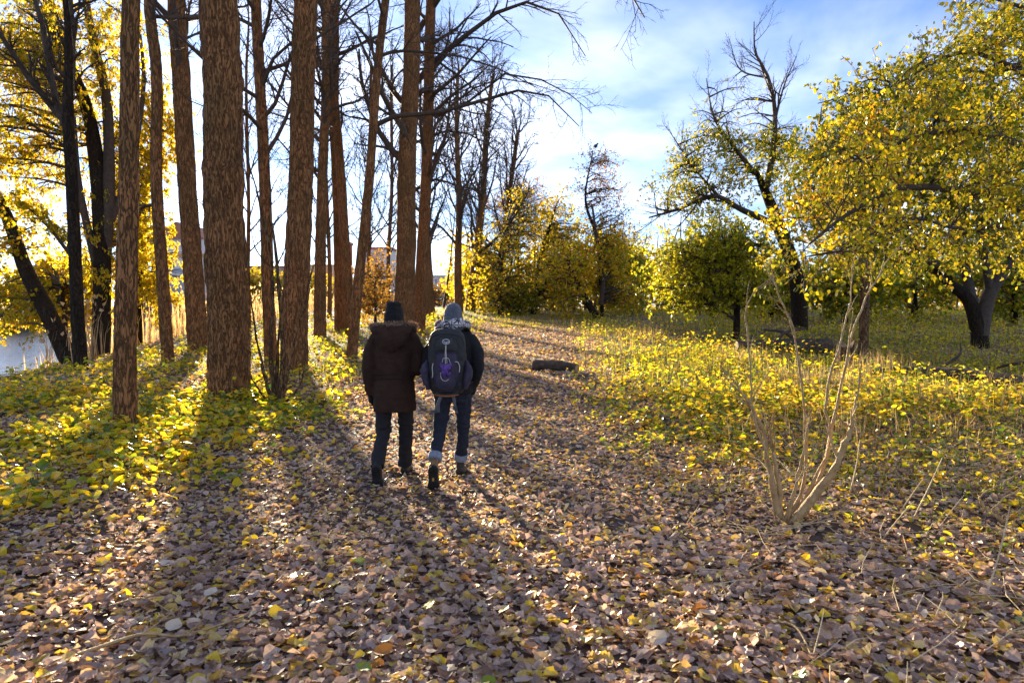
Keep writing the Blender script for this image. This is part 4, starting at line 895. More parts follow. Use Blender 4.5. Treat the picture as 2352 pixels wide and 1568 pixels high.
vv = np.vstack([v[-24:], v[-24:].mean(0)]); MB().add(vv, None, [[i, (i + 1) % 24, 24] for i in range(24)]).build('broken_top', M['cut_wood'], root)

# bird on the tip of the slender tree
M['bird'] = mat('bird', (.02, .02, .022), (.05, .05, .05), 20, .7)
bp = W3(1368, 342, tall.location[1])
bird = thing('bird', 'small dark bird perched on the tip of the slender airy tree', 'bird', bp)
def ellipsoid(c, r, n=14, m=9, rot=None):
    th = np.linspace(0, 2 * np.pi, n, endpoint=False); ph = np.linspace(-np.pi / 2, np.pi / 2, m)
    T_, P_ = np.meshgrid(th, ph); v = np.stack([np.cos(P_) * np.cos(T_), np.cos(P_) * np.sin(T_), np.sin(P_)], -1).reshape(-1, 3) * np.array(r)
    if rot is not None: v = v @ np.array(rot.to_3x3()).T
    i = (np.arange(m - 1) * n)[:, None]; j = np.arange(n)[None]; j2 = (j + 1) % n
    return v + np.array(c), np.stack([i + j, i + j2, i + n + j2, i + n + j], -1).reshape(-1, 4)
def remesh(mb, name, voxel, iters=4, fac=.5):
    me = mb.mesh(name); o = bpy.data.objects.new('tmp', me); COL.objects.link(o)
    r = o.modifiers.new('r', 'REMESH'); r.mode = 'VOXEL'; r.voxel_size = voxel; r.use_smooth_shade = True
    if iters: s = o.modifiers.new('s', 'SMOOTH'); s.iterations = iters; s.factor = fac
    dg = bpy.context.evaluated_depsgraph_get(); dg.update()
    out = bpy.data.meshes.new_from_object(o.evaluated_get(dg)); out.name = name
    bpy.data.objects.remove(o); bpy.data.meshes.remove(me); return out
mb = MB(); mb.add(*ellipsoid(bp + [0, 0, .16], (.13, .09, .11), rot=Matrix.Rotation(-.5, 3, 'Y'))); mb.add(*ellipsoid(bp + [.11, 0, .29], (.06, .055, .055)))
mb.add(*tubes(np.array([[bp + [.15, 0, .29], bp + [.22, 0, .28]]]), np.array([[.018, .004]]), 6)); mb.add(*tubes(np.array([[bp + [-.08, 0, .12], bp + [-.28, 0, .02]]]), np.array([[.05, .03]]), 8))
mb.add(*tubes(np.array([[bp + [0, .02, .08], bp + [0, .02, -.02]], [bp + [0, -.02, .08], bp + [0, -.02, -.02]]]), np.full((2, 2), .012), 5))
link('body', remesh(mb, 'body', .015, 2), M['bird'], bird)

# the near tree's largest leaves, each a piece of its own
rng = np.random.default_rng(77)
nl = []
for cn, st in (('amber', [(0, (.58, .40, .03)), (1, (.68, .40, .03))]), ('lime', [(0, (.26, .28, .025)), (1, (.42, .38, .03))]), ('lemon', [(0, (.58, .48, .05)), (1, (.66, .50, .04))])):
    mm = leafmat('near_leaf_' + cn, st, .5, .05, .35, 3, .3)
    for v_ in range(3):
        mb = MB(); leaves(mb, np.array([[0., 0, 0]]), np.array([[1., 0, 0]]), np.array([[0, 0, 1.]]), 1.0, BROAD, rng, .2, .9); me = mb.mesh('leaf', False); me.materials.append(mm); nl.append(me)
px_ = 1176 + F * nearP3[:, -1, 0] / nearP3[:, -1, 1]; cand = np.where(px_ < 2380)[0]
for k in rng.choice(cand, 300):
    o = bpy.data.objects.new('leaf', nl[rng.integers(len(nl))]); COL.objects.link(o); o.parent = near
    t = rng.random(); p = nearP3[k, 0] * (1 - t) + nearP3[k, 1] * t - np.array(near.location); s = rng.uniform(.055, .082)
    o.location = p + rng.normal(size=3) * .02; o.scale = (s, s, s)
    d = Vector(rng.normal(size=3) + np.array([0, 0, -1.0])); o.rotation_euler = d.to_track_quat('X', 'Z').to_euler(); o.rotation_euler.x += rng.normal() * .8

# ------------------------------------------------------------------ the two walkers
def loft(pts, RX, RY, k=22, m=None, lat=(1, 0, 0), caps=True, power=2.0):
    pts = np.asarray(pts, float); m = m or len(pts) * 4
    P = catmull(pts, m); RX = interp(RX, m) if not np.isscalar(RX) else np.full(m, RX); RY = interp(RY, m) if not np.isscalar(RY) else np.full(m, RY)
    T = np.gradient(P, axis=0); T /= np.linalg.norm(T, axis=1, keepdims=True)
    L = np.asarray(lat, float)[None]; U = L - (T * L).sum(1, keepdims=True) * T; U /= np.linalg.norm(U, axis=1, keepdims=True); V = np.cross(T, U)
    a = 2 * np.pi * np.arange(k) / k; ca = np.sign(np.cos(a)) * np.abs(np.cos(a)) ** (2 / power); sa = np.sign(np.sin(a)) * np.abs(np.sin(a)) ** (2 / power)
    v = P[:, None] + RX[:, None, None] * ca[None, :, None] * U[:, None] + RY[:, None, None] * sa[None, :, None] * V[:, None]
    i = (np.arange(m - 1) * k)[:, None]; j = np.arange(k)[None]; j2 = (j + 1) % k
    q = np.stack([i + j, i + j2, i + k + j2, i + k + j], -1).reshape(-1, 4); v = v.reshape(-1, 3); t = []
    if caps:
        v = np.vstack([v, P[0], P[-1]]); n0 = m * k
        t = [[(x + 1) % k, x, n0] for x in range(k)] + [[n0 - k + x, n0 - k + (x + 1) % k, n0 + 1] for x in range(k)]
    return v, q, t
def wrinkle(me, amp, sc, seed, stretch=(1, 1, 1)):
    n = len(me.vertices); co = np.empty(n * 3); me.vertices.foreach_get('co', co); co = co.reshape(-1, 3); no = np.empty(n * 3); me.vertex_normals.foreach_get('vector', no); no = no.reshape(-1, 3)
    s = np.array(stretch); f = np.abs(vnoise(*(co * sc * s + seed).T) - .5) * 2 + .5 * (vnoise(*(co * sc * 2.3 * s + seed * 2).T) - .5)
    co += no * (f - .5)[:, None] * amp; me.vertices.foreach_set('co', co.ravel()); me.update(); return me
def part(name, me, m, parent):
    if isinstance(me, MB): me = me.mesh(name)
    if not me.materials: me.materials.append(m)
    o = bpy.data.objects.new(name, me); COL.objects.link(o); o.parent = parent; return o
M['skin'] = mat('skin', (.52, .32, .24), (.58, .37, .28), 30, .55)
M['parka'] = mat('parka', (.027, .0125, .0075), (.042, .020, .012), 14, .9, .35, 60, spec=.25)
M['black_wool'] = mat('black_wool', (0.0027, 0.0027, 0.0032), (0.0063, 0.0059, 0.0067), 60, .95, .6, 160)
M['black_cloth'] = mat('black_cloth', (0.0030, 0.0030, 0.0040), (0.0060, 0.0060, 0.0070), 20, .9, .4, 70)
M['trousers'] = mat('trousers', (0.0050, 0.0050, 0.0070), (0.0090, 0.0085, 0.0110), 18, .85, .4, 50)
M['denim'] = mat('denim', (0.0060, 0.0084, 0.0180), (0.0132, 0.0180, 0.0348), 40, .9, .5, 140)
M['denim_pale'] = mat('denim_pale', (0.1500, 0.1800, 0.2400), (0.2250, 0.2550, 0.3150), 60, .9, .4, 140)
M['grey_wool'] = mat('grey_wool', (0.0562, 0.0638, 0.0863), (0.0900, 0.1013, 0.1275), 50, .95, .7, 120, (1, 1, .35), sheen=.3)
M['leather'] = mat('leather', (0.0096, 0.0078, 0.0066), (0.0210, 0.0162, 0.0120), 30, .5, .4, 60)
M['leather_tan'] = mat('leather_tan', (.16, .09, .035), (.24, .14, .06), 25, .6, .4, 60)
M['rubber'] = mat('rubber', (0.0060, 0.0055, 0.0050), (0.0140, 0.0120, 0.0100), 30, .8, .6, 50)
M['tread_yellow'] = mat('tread_yellow', (.45, .25, .03))
M['fur'] = leafmat('fur', [(0, (.26, .16, .09)), (.5, (.50, .36, .24)), (1, (.72, .58, .44))], .45, .02, .5, 4, .1, (1.1, 1, .85))
M['pack_dark'] = mat('pack_dark', (0.0100, 0.0110, 0.0115), (0.0210, 0.0220, 0.0220), 12, .75, .4, 60)
M['pack_grey'] = mat('pack_grey', (0.0315, 0.0336, 0.0350), (0.0490, 0.0504, 0.0525), 20, .8, .4, 80)
M['pack_purple'] = mat('pack_purple', (0.0211, 0.0161, 0.0347), (0.0384, 0.0298, 0.0558), 10, .8, .4, 60)
M['tassel'] = mat('tassel', (0.0700, 0.0280, 0.1820), (0.1400, 0.0630, 0.2940), 40, .8, .6, 90)
M['cord'] = mat('cord', (.45, .40, .34), (.60, .55, .48), 60, .8)
M['strap'] = mat('strap', (0.0700, 0.0700, 0.0735), (0.1050, 0.1050, 0.1050), 60, .85, .4, 200)
M['orange_trim'] = mat('orange_trim', (.30, .10, .03))
M['metal'] = mat('metal', (.55, .45, .28), rough=.3, metal=1)
M['white_print'] = mat('white_print', (.72, .72, .74))
def scarf_mat():
    m, N, L = nodes('scarf_knit'); o = N.new('ShaderNodeOutputMaterial'); p = N.new('ShaderNodeBsdfPrincipled'); L.new(p.outputs[0], o.inputs[0]); p.inputs['Roughness'].default_value = .95
    uv = N.new('ShaderNodeUVMap'); sp = N.new('ShaderNodeSeparateXYZ'); L.new(uv.outputs[0], sp.inputs[0])
    def mth(op, a, b=None, c=None):
        n = N.new('ShaderNodeMath'); n.operation = op
        for s, vv in zip(n.inputs, (a, b, c)):
            if vv is None: continue
            if isinstance(vv, (int, float)): s.default_value = vv
            else: L.new(vv, s)
        return n.outputs[0]
    cu = mth('ABSOLUTE', mth('SUBTRACT', mth('FRACT', mth('MULTIPLY', sp.outputs[0], 9)), .5)); cv_ = mth('ABSOLUTE', mth('SUBTRACT', mth('FRACT', mth('MULTIPLY', sp.outputs[1], 4)), .5))
    star = mth('LESS_THAN', mth('ABSOLUTE', mth('SUBTRACT', cu, cv_)), .085); cross = mth('LESS_THAN', mth('MINIMUM', cu, cv_), .05); inner = mth('LESS_THAN', mth('MAXIMUM', cu, cv_), .40)
    dark = mth('MULTIPLY', mth('MAXIMUM', star, cross), inner); edge = mth('GREATER_THAN', mth('MAXIMUM', cu, cv_), .46); dark = mth('MAXIMUM', dark, edge)
    mx = N.new('ShaderNodeMixRGB'); L.new(dark, mx.inputs[0]); mx.inputs[1].default_value = (.66, .60, .55, 1); mx.inputs[2].default_value = (.018, .022, .055, 1)
    st = mth('LESS_THAN', mth('ABSOLUTE', mth('SUBTRACT', sp.outputs[0], .80)), .014); m3 = N.new('ShaderNodeMixRGB'); L.new(st, m3.inputs[0]); L.new(mx.outputs[0], m3.inputs[1]); m3.inputs[2].default_value = (.22, .03, .04, 1)
    L.new(m3.outputs[0], p.inputs['Base Color'])
    nz = N.new('ShaderNodeTexNoise'); nz.inputs['Scale'].default_value = 150; b = N.new('ShaderNodeBump'); b.inputs['Strength'].default_value = .5; b.inputs['Distance'].default_value = .01; L.new(nz.outputs['Fac'], b.inputs['Height']); L.new(b.outputs[0], p.inputs['Normal'])
    return m
M['scarf'] = scarf_mat()

def shoe_parts(parent, Mx, up_mat, sole_mat, length=.285, wid=.052, ankle_h=.13, welt=None):
    """Mx places the foot: heel at local y=0, toe at y=length, sole on z=0"""
    Mx = np.array(Mx)
    def tr(v): return v @ Mx[:3, :3].T + Mx[:3, 3]
    up = MB()
    v, q, t = loft([(0, .02, .05), (0, .07, .06), (0, .14, .058), (0, .21, .045), (0, length - .012, .035)], [wid * .72, wid * .88, wid * .9, wid * .98, wid * .55], [.042, .052, .05, .036, .022], 20, 20); up.add(tr(v), q, t)
    v, q, t = loft([(0, .065, .05), (0, .06, .10), (0, .06, ankle_h + .02)], [.042, .04, .045], [.05, .05, .055], 18, 8); up.add(tr(v), q, t)
    me = remesh(up, 'shoe', .008, 3); sh = part('shoe', me, M[up_mat], parent)
    yy = np.linspace(0, 1, 26); half = wid * np.interp(yy, [0, .04, .12, .3, .48, .7, .85, .95, 1], [.25, .60, .80, .78, .74, 1.0, .96, .62, .2])
    out = np.vstack([np.stack([half, yy * length, 0 * yy], 1), np.stack([-half[::-1], yy[::-1] * length, 0 * yy], 1)]); n = len(out)
    s = MB(); lo = out.copy(); lo[:, 2] = -.004 + .012 * (np.abs(lo[:, 1] / length - .45) < .1); hi = out * [1.04, 1, 1]; hi[:, 2] = .026
    c1, c2 = lo.mean(0), hi.mean(0); vv = np.vstack([lo, hi, c1, c2])
    s.add(tr(vv), [[i, (i + 1) % n, n + (i + 1) % n, n + i] for i in range(n)], [[(i + 1) % n, i, 2 * n] for i in range(n)] + [[n + i, n + (i + 1) % n, 2 * n + 1] for i in range(n)])
    so = part('sole', s.mesh('sole', False), M[sole_mat], sh)
    for k, f in enumerate([.06, .14, .22, .58, .66, .74, .82, .9]):
        h = wid * np.interp(f, [0, .12, .5, .7, 1], [.5, .72, .66, .9, .4]); bv, bq = boxv(-h, h, f * length, f * length + .012, -.010, -.003); part('tread_lug', MB().add(tr(bv), bq).mesh('tread_lug', False), M[sole_mat], sh)
    if welt:
        bv, bq = boxv(-.010, .010, .40 * length, .52 * length, -.004, .007); part('sole_badge', MB().add(tr(bv), bq).mesh('sole_badge', False), M['tread_yellow'], sh)
    return sh
def foot_matrix(x, toe_y, pitch, yaw=0.0, length=.285, z=0.0):
    return Matrix.Translation((x, toe_y, z)) @ Matrix.Rotation(yaw, 4, 'Z') @ Matrix.Rotation(-pitch, 4, 'X') @ Matrix.Translation((0, -length + .03, 0))
def gloved_hand(mb, wrist, dirv, side, rg):
    w = np.array(wrist, float); d = np.array(dirv, float); d /= np.linalg.norm(d); lat = np.array([0, 1., 0]); 
    palm = w + d * .05; v, q, t = loft([w - d * .01, palm, w + d * .095], [.028, .034, .032], [.032, .042, .040], 14, 10, (1, 0, 0)); mb.add(v, q, t)
    for i, (o, L) in enumerate([(-.030, .060), (-.010, .072), (.010, .068), (.028, .052)]):
        b = w + d * .088 + lat * o; mid = b + d * L * .55 + np.array([-side * .008, 0, 0]); tip = b + d * L * .95 + np.array([-side * .026, 0, 0]); v, q, t = loft([b, mid, tip], [.010, .0095, .007], [.010, .0095, .007], 8, 8); mb.add(v, q, t)
    b = w + d * .035 + lat * .036; v, q, t = loft([b, b + d * .03 + lat * .02, b + d * .062 + lat * .024], [.012, .011, .008], [.012, .011, .008], 8, 8); mb.add(v, q, t)

def body_mesh(sk, name):
    """one continuous figure under the clothes: head with face, neck, trunk, arms, hands, legs"""
    b = MB()
    for pts, rx, ry in sk: b.add(*loft(pts, rx, ry, 16))
    hd = np.array([0, .015, 1.62])
    b.add(*ellipsoid(hd, (.074, .094, .112), 20, 14)); b.add(*ellipsoid(hd + [0, .06, -.055], (.05, .045, .05)))
    b.add(*ellipsoid(hd + [0, .10, -.012], (.013, .022, .026)))                                   # nose
    for s in (-1, 1):
        b.add(*ellipsoid(hd + [s * .076, -.005, -.01], (.011, .020, .030)))                        # ears
        b.add(*ellipsoid(hd + [s * .030, .086, .012], (.014, .012, .011)))                         # eyes
    b.add(*ellipsoid(hd + [0, .098, -.055], (.024, .010, .008)))                                   # lips
    return remesh(b, name, .013, 2)

def arms_of(sh, el, wr, r=(.062, .052, .045, .040)):
    sg = np.sign(sh[0]); sh = np.array(sh)
    return loft([sh + [-sg * .10, 0, .045], sh + [-sg * .02, 0, .012], (sh + el) / 2 + [sg * .020, 0, .02], el, (np.array(el) + wr) / 2, wr], [r[0] * .7, r[0] * .92, r[0] * .93, r[1], r[2] * 1.05, r[3]], [r[0] * .8, r[0], r[0] * .95, r[1], r[2] * 1.05, r[3]], 18, 26)

RIM = dict(voxel=.011, iters=3)
# ---- walker in the brown parka
PX, PY = (905 - 1176) / F * 6.55, 6.55
A = lambda *p: np.array(p, float)
fA_rear = foot_matrix(-.125, -.255, math.radians(66), .05); fA_front = foot_matrix(.075, .40, math.radians(4), -.08)
ankA = [np.array(f @ Vector((0, .06, .11))) for f in (fA_rear, fA_front)]
hipA = [A(-.095, 0, .86), A(.095, .01, .86)]; kneeA = [A(-.115, -.01, .47), A(.088, .13, .47)]
skA = [([(0, 0, .84), (0, 0, 1.05), (0, -.005, 1.3), (0, 0, 1.44)], [.15, .135, .16, .10], [.10, .095, .11, .08]), ([(0, 0, 1.40), (0, .005, 1.56)], [.055, .052], [.058, .055])]
armA = [(A(-.180, -.005, 1.395), A(-.245, -.03, 1.075), A(-.232, .02, .845)), (A(.185, -.005, 1.395), A(.222, .0, 1.10), A(.175, .24, 1.08))]
for (s, e, w) in armA: skA.append(([s, e, w], [.045, .038, .028], [.045, .038, .028]))
for h, k, a in zip(hipA, kneeA, ankA): skA.append(([h, k, a], [.075, .05, .035], [.075, .05, .035]))
perA = part('person', body_mesh(skA, 'person'), M['skin'], None)
perA.location = (PX, PY, gz(PX, PY)); tag(perA, 'person in brown fur-hooded parka and black hat walking away', 'person', 'couple walking away along the path')
co = MB()
co.add(*loft([(0, 0, .69), (0, 0, .73), (0, -.005, .90), (0, -.005, 1.05), (0, -.01, 1.24), (0, -.01, 1.36), (0, -.005, 1.44), (0, 0, 1.52)], [.206, .212, .202, .182, .195, .196, .160, .095], [.150, .160, .165, .145, .150, .135, .115, .09], 30, 40))
for (s, e, w) in armA: co.add(*arms_of(s, e, w, (.072, .062, .055, .048)))
part('parka', wrinkle(remesh(co, 'parka', .011, 4), .009, 7, 3, (1, 1, 2.2)), M['parka'], perA)
sm = MB()
for z0, rr in ((1.062, .004), (1.020, .005)):
    a = np.linspace(0, 2 * np.pi, 40); P = np.stack([np.cos(a) * .199, -.005 + np.sin(a) * .153, z0 + .006 * np.sin(a * 3)], 1); sm.add(*tubes(P[None], np.full((1, 40), rr), 6))
part('waist_seam', sm, M['parka'], perA)
hb = MB(); hb.add(*loft([(0, -.150, 1.265), (0, -.168, 1.32), (0, -.170, 1.40), (0, -.150, 1.47), (0, -.115, 1.515)], [.03, .105, .165, .198, .200], [.02, .045, .060, .062, .045], 24, 22))
hb.add(*loft([(-.20, .02, 1.475), (-.14, -.10, 1.495), (0, -.145, 1.505), (.14, -.10, 1.495), (.20, .02, 1.475)], .035, .035, 12, 20, (0, 0, 1)))
part('hood', wrinkle(remesh(hb, 'hood', .010, 3), .016, 15, 8), M['parka'], perA)
rf = np.random.default_rng(5)
fc = catmull([(-.190, .03, 1.475), (-.198, -.03, 1.505), (-.125, -.125, 1.520), (0, -.160, 1.526), (.125, -.125, 1.528), (.190, -.02, 1.518), (.182, .04, 1.49)], 400)
n = 2600; k = rf.integers(0, 400, n); b0 = fc[k] + rf.normal(size=(n, 3)) * .010; dr = rf.normal(size=(n, 3)) * .55 + np.array([0, -.25, .55]) + (fc[k] - A(0, 0, 1.5)) * 3.0; dr /= np.linalg.norm(dr, axis=1, keepdims=True)
Lh = rf.uniform(.018, .046, n)[:, None]; P = np.stack([b0, b0 + dr * Lh * .55, b0 + dr * Lh + [0, 0, -.006]], 1)
fm = MB(); fm.add(*tubes(P, np.broadcast_to(np.array([.0016, .0013, .0005]), (n, 3)), 3)); fm.add(*tubes(fc[::10][None], np.full((1, 40), .017), 8)); part('fur_trim', fm, M['fur'], perA)
ht = MB(); ht.add(*loft([(0, 0, 1.515), (0, 0, 1.55), (0, 0, 1.61), (0, 0, 1.665), (0, 0, 1.70), (0, 0, 1.722), (0, 0, 1.742), (0, 0, 1.748)], [.092, .098, .095, .082, .068, .077, .062, .02], [.106, .112, .108, .094, .08, .086, .074, .03], 26, 34))
part('beanie', wrinkle(remesh(ht, 'beanie', .008, 2), .010, 26, 2), M['black_wool'], perA)
tz_ = MB(); tz_.add(*loft([(0, 0, .98), (0, 0, .84), (0, 0, .78)], [.165, .165, .12], [.115, .115, .10], 22, 10))
for h, kn, a in zip(hipA, kneeA, ankA): tz_.add(*loft([h + [0, 0, .03], (h + kn) / 2, kn, (kn + a) / 2, a + [0, 0, -.02]], [.092, .085, .072, .071, .068], [.10, .088, .070, .070, .070], 20, 26))
part('trousers', wrinkle(remesh(tz_, 'trousers', .010, 3), .020, 10, 5, (1, 1, 1.6)), M['trousers'], perA)
shoe_parts(perA, fA_rear, 'leather', 'rubber'); shoe_parts(perA, fA_front, 'leather', 'rubber')
gl = MB(); gloved_hand(gl, armA[0][2] + [0, 0, .02], (.05, .25, -1), -1, rf); part('glove', remesh(gl, 'glove', .005, 2), M['black_wool'], perA)
gl = MB(); gloved_hand(gl, armA[1][2] + [0, -.02, 0], (-.25, 1, -.05), 1, rf); part('glove', remesh(gl, 'glove', .005, 2), M['black_wool'], perA)

# ---- walker in black with the backpack
QX, QY = (1041 - 1176) / F * 6.55, 6.55
fB_rear = foot_matrix(-.165, -.29, math.radians(70), .04, .30); fB_front = foot_matrix(.065, .42, math.radians(3), -.1, .30)
ankB = [np.array(f @ Vector((0, .06, .13))) for f in (fB_rear, fB_front)]
hipB = [A(-.095, 0, .88), A(.09, .01, .88)]; kneeB = [A(-.135, -.01, .49), A(.085, .12, .49)]
skB = [([(0, 0, .86), (0, 0, 1.05), (0, -.005, 1.3), (0, 0, 1.44)], [.145, .13, .165, .10], [.10, .095, .11, .08]), ([(0, 0, 1.40), (0, .01, 1.57)], [.057, .054], [.06, .057])]
armB = [(A(-.178, -.005, 1.385), A(-.235, -.06, 1.10), A(-.168, .06, .90)), (A(.178, -.005, 1.385), A(.235, -.06, 1.11), A(.168, .06, .91))]
for (s, e, w) in armB: skB.append(([s, e, w, w + [np.sign(-w[0]) * .03, .06, -.06]], [.045, .038, .030, .032], [.045, .038, .03, .032]))
for h, kk, a in zip(hipB, kneeB, ankB): skB.append(([h, kk, a], [.07, .048, .035], [.07, .048, .035]))
perB = part('person', body_mesh(skB, 'person'), M['skin'], None)
perB.location = (QX, QY, gz(QX, QY)); tag(perB, 'person in black jacket, grey beanie and rolled jeans carrying a backpack', 'person', 'couple walking away along the path')
co = MB(); co.add(*loft([(0, 0, .875), (0, 0, .90), (0, 0, 1.02), (0, -.005, 1.2), (0, -.01, 1.35), (0, -.005, 1.43), (0, 0, 1.50)], [.178, .186, .18, .196, .208, .165, .085], [.128, .135, .13, .14, .135, .115, .085], 30, 36))
for (s, e, w) in armB: co.add(*arms_of(s, e, w, (.074, .062, .056, .050)))
part('jacket', wrinkle(remesh(co, 'jacket', .011, 4), .010, 7, 7, (1, 1, 2.2)), M['black_cloth'], perB)
for (s, e, w) in armB: part('jacket_cuff', MB().add(*loft([w + (w - e) * -.03, w + (w - e) * .14], .050, .050, 14, 6)), M['black_wool'], perB)
for i_, (s, e, w) in enumerate(armB):
    gl = MB(); gloved_hand(gl, w + [0, 0, .01], (-np.sign(w[0]) * .25, .35, -1), np.sign(w[0]), rf); part('glove', remesh(gl, 'glove', .005, 2), M['black_wool'], perB)
# scarf: a thick loop with its own unrolled coordinates for the knitted pattern
mS, kS = 48, 16
th = np.linspace(0, 2 * np.pi, mS); ph = np.linspace(0, 2 * np.pi, kS)
TH, PH = np.meshgrid(th, ph, indexing='ij'); rt = .046 + .010 * np.sin(TH * 3 + 1) + .006 * np.sin(TH * 7)
Rr = .108 + rt * np.cos(PH); v = np.stack([np.sin(TH) * Rr * 1.12, -np.cos(TH) * Rr * .98, 1.528 + rt * 1.05 * np.sin(PH) + .012 * np.cos(TH)], -1).reshape(-1, 3)
i = (np.arange(mS - 1) * kS)[:, None]; j = np.arange(kS - 1)[None]; q = np.stack([i + j, i + j + 1, i + kS + j + 1, i + kS + j], -1).reshape(-1, 4)
sme = MB().add(v, q).mesh('scarf'); uvl = sme.uv_layers.new(name='UVMap'); vi = np.empty(len(sme.loops), np.int32); sme.loops.foreach_get('vertex_index', vi)
UVv = np.stack([((TH / (2 * np.pi)) + .5) % 1.0, PH / (2 * np.pi)], -1).reshape(-1, 2); UVv[:, 0] = (TH / (2 * np.pi)).reshape(-1); uvl.data.foreach_set('uv', UVv[vi].ravel())
part('scarf', sme, M['scarf'], perB)
ht = MB(); ht.add(*loft([(0, .005, 1.555), (0, .005, 1.60), (0, .005, 1.65), (0, .005, 1.70), (0, .005, 1.733), (0, .005, 1.748)], [.084, .090, .088, .076, .052, .02], [.104, .108, .104, .09, .065, .025], 26, 30))
bn = part('beanie', wrinkle(remesh(ht, 'beanie', .008, 2), .007, 24, 5), M['grey_wool'], perB)
ht = MB(); ht.add(*loft([(0, .005, 1.552), (0, .005, 1.57), (0, .005, 1.60), (0, .005, 1.618)], [.088, .095, .095, .090], [.108, .114, .113, .108], 30, 12)); part('beanie_cuff', ht, M['grey_wool'], bn)
bv, bq = boxv(.060, .083, -.076, -.070, 1.575, 1.602); tg = part('hat_label', MB().add((bv - [.0715, -.073, 0]) @ np.array(Matrix.Rotation(.85, 3, 'Z')).T + [.078, -.068, 0], bq).mesh('hat_label', False), M['white_print'], bn)
hr = MB(); hr.add(*loft([(0, -.075, 1.545), (0, -.070, 1.58)], [.06, .066], [.03, .03], 14, 6)); part('hair', hr, M['black_wool'], perB)
jn = MB(); jn.add(*loft([(0, 0, 1.0), (0, 0, .88), (0, 0, .80)], [.160, .165, .115], [.115, .12, .10], 22, 10))
for h, kn, a in zip(hipB, kneeB, ankB): jn.add(*loft([h + [0, 0, .03], (h + kn) / 2, kn, (kn + a) / 2, a + (kn - a) * .18], [.090, .080, .065, .062, .058], [.097, .084, .066, .064, .060], 20, 26))
part('jeans', wrinkle(remesh(jn, 'jeans', .010, 3), .018, 11, 15, (1, 1, 1.7)), M['denim'], perB)
for kn, a in zip(kneeB, ankB):
    d = (kn - a) / np.linalg.norm(kn - a); cu = MB(); cu.add(*loft([a + d * .045, a + d * .055, a + d * .105, a + d * .112], [.060, .068, .068, .060], [.062, .070, .070, .062], 24, 12)); part('jeans_cuff', cu, M['denim_pale'], perB)
shoe_parts(perB, fB_rear, 'leather_tan', 'rubber', .30, .056, .15, True); shoe_parts(perB, fB_front, 'leather', 'rubber', .30, .056, .15)

# ---- backpack
BX = -.035
pk = thing('backpack', 'dark grey and purple backpack worn by the walker in black', 'backpack', (QX + BX, QY - .26, perB.location[2] + .9))
O = np.array([0, 0, -.9])                                   # z is given from the ground
zs_ = np.array([.895, .92, .98, 1.06, 1.16, 1.28, 1.38, 1.45, 1.495, 1.512]); rxs = np.array([.10, .145, .172, .182, .182, .178, .172, .155, .115, .05]); rys = np.array([.055, .085, .11, .12, .122, .118, .11, .10, .08, .03])
def prx(z): return np.interp(z, zs_, rxs)
def pry(z): return np.interp(z, zs_, rys)
def psurf(x, z, off=0.0):
    f = np.clip(np.abs(x) / prx(z), 0, .98); y = -(pry(z)) * (1 - f ** 2.6) ** (1 / 2.6) - off
    return np.stack([x, y, z], -1) + O
bm_ = MB(); bm_.add(*loft([(0, 0, z) for z in zs_], rxs, rys, 36, 46, power=2.6)); me = remesh(bm_, 'main_bag', .009, 2)
n = len(me.vertices); cc = np.empty(n * 3); me.vertices.foreach_get('co', cc); cc = cc.reshape(-1, 3) + O; me.vertices.foreach_set('co', cc.ravel()); me.update()
bag = part('main_bag', wrinkle(me, .010, 14, 9), M['pack_dark'], pk)
def spatch(name, zr, xl, xr, off, m_, thick=.010, parent=None, nz=14, nx=12, bulge=.0):
    z = np.linspace(zr[0], zr[1], nz); u = np.linspace(0, 1, nx)
    Z, U_ = np.meshgrid(z, u, indexing='ij'); s_ = (Z - zr[0]) / (zr[1] - zr[0]); X = np.interp(s_, np.linspace(0, 1, len(xl)), xl) * (1 - U_) + np.interp(s_, np.linspace(0, 1, len(xr)), xr) * U_
    e = np.minimum(np.minimum(U_, 1 - U_) * nx, np.minimum(s_, 1 - s_) * nz).clip(0, 1.5) / 1.5
    v = psurf(X, Z, 0) + np.stack([0 * X, -(off + thick * e + bulge * np.sin(np.pi * U_) * np.sin(np.pi * s_)), 0 * X], -1)
    i = (np.arange(nz - 1) * nx)[:, None]; j = np.arange(nx - 1)[None]; q = np.stack([i + j, i + j + 1, i + nx + j + 1, i + nx + j], -1).reshape(-1, 4)
    back = v + [0, .03, 0]; nv = nz * nx; q2 = q[:, ::-1] + nv
    ed = list(range(nx)) + [nx * r + nx - 1 for r in range(1, nz)] + list(range(nv - 2, nv - nx - 1, -1)) + [nx * r for r in range(nz - 2, 0, -1)]
    q3 = np.array([[a_, b_, b_ + nv, a_ + nv] for a_, b_ in zip(ed, ed[1:] + ed[:1])])
    return part(name, MB().add(np.vstack([v.reshape(-1, 3), back.reshape(-1, 3)]), np.vstack([q, q2, q3])), M[m_], parent or pk)
spatch('front_pocket', (.975, 1.30), [-.09, -.125, -.11, -.085], [.09, .12, .115, .10], .004, 'pack_purple', .016, bulge=.03)
spatch('lower_pocket', (.945, 1.12), [-.06, -.10, -.085], [.06, .10, .085], .030, 'pack_purple', .014, bulge=.022)
spatch('upper_panel', (1.30, 1.42), [-.10, -.11, -.09], [.11, .115, .10], .003, 'pack_dark', .014, bulge=.012)
pt = spatch('logo_patch', (1.365, 1.425), [-.062, -.056], [.070, .064], .018, 'pack_grey', .010)
yl = float(psurf(np.array(0.), np.array(1.396))[1]) - .034
a = np.linspace(0, 2 * np.pi, 40); ringP = np.stack([.004 + np.cos(a) * .031, yl + 0 * a, 1.396 - .9 + np.sin(a) * .022], 1)
part('logo_ring', MB().add(*tubes(ringP[None], np.full((1, 40), .0024), 6)), M['white_print'], pt)
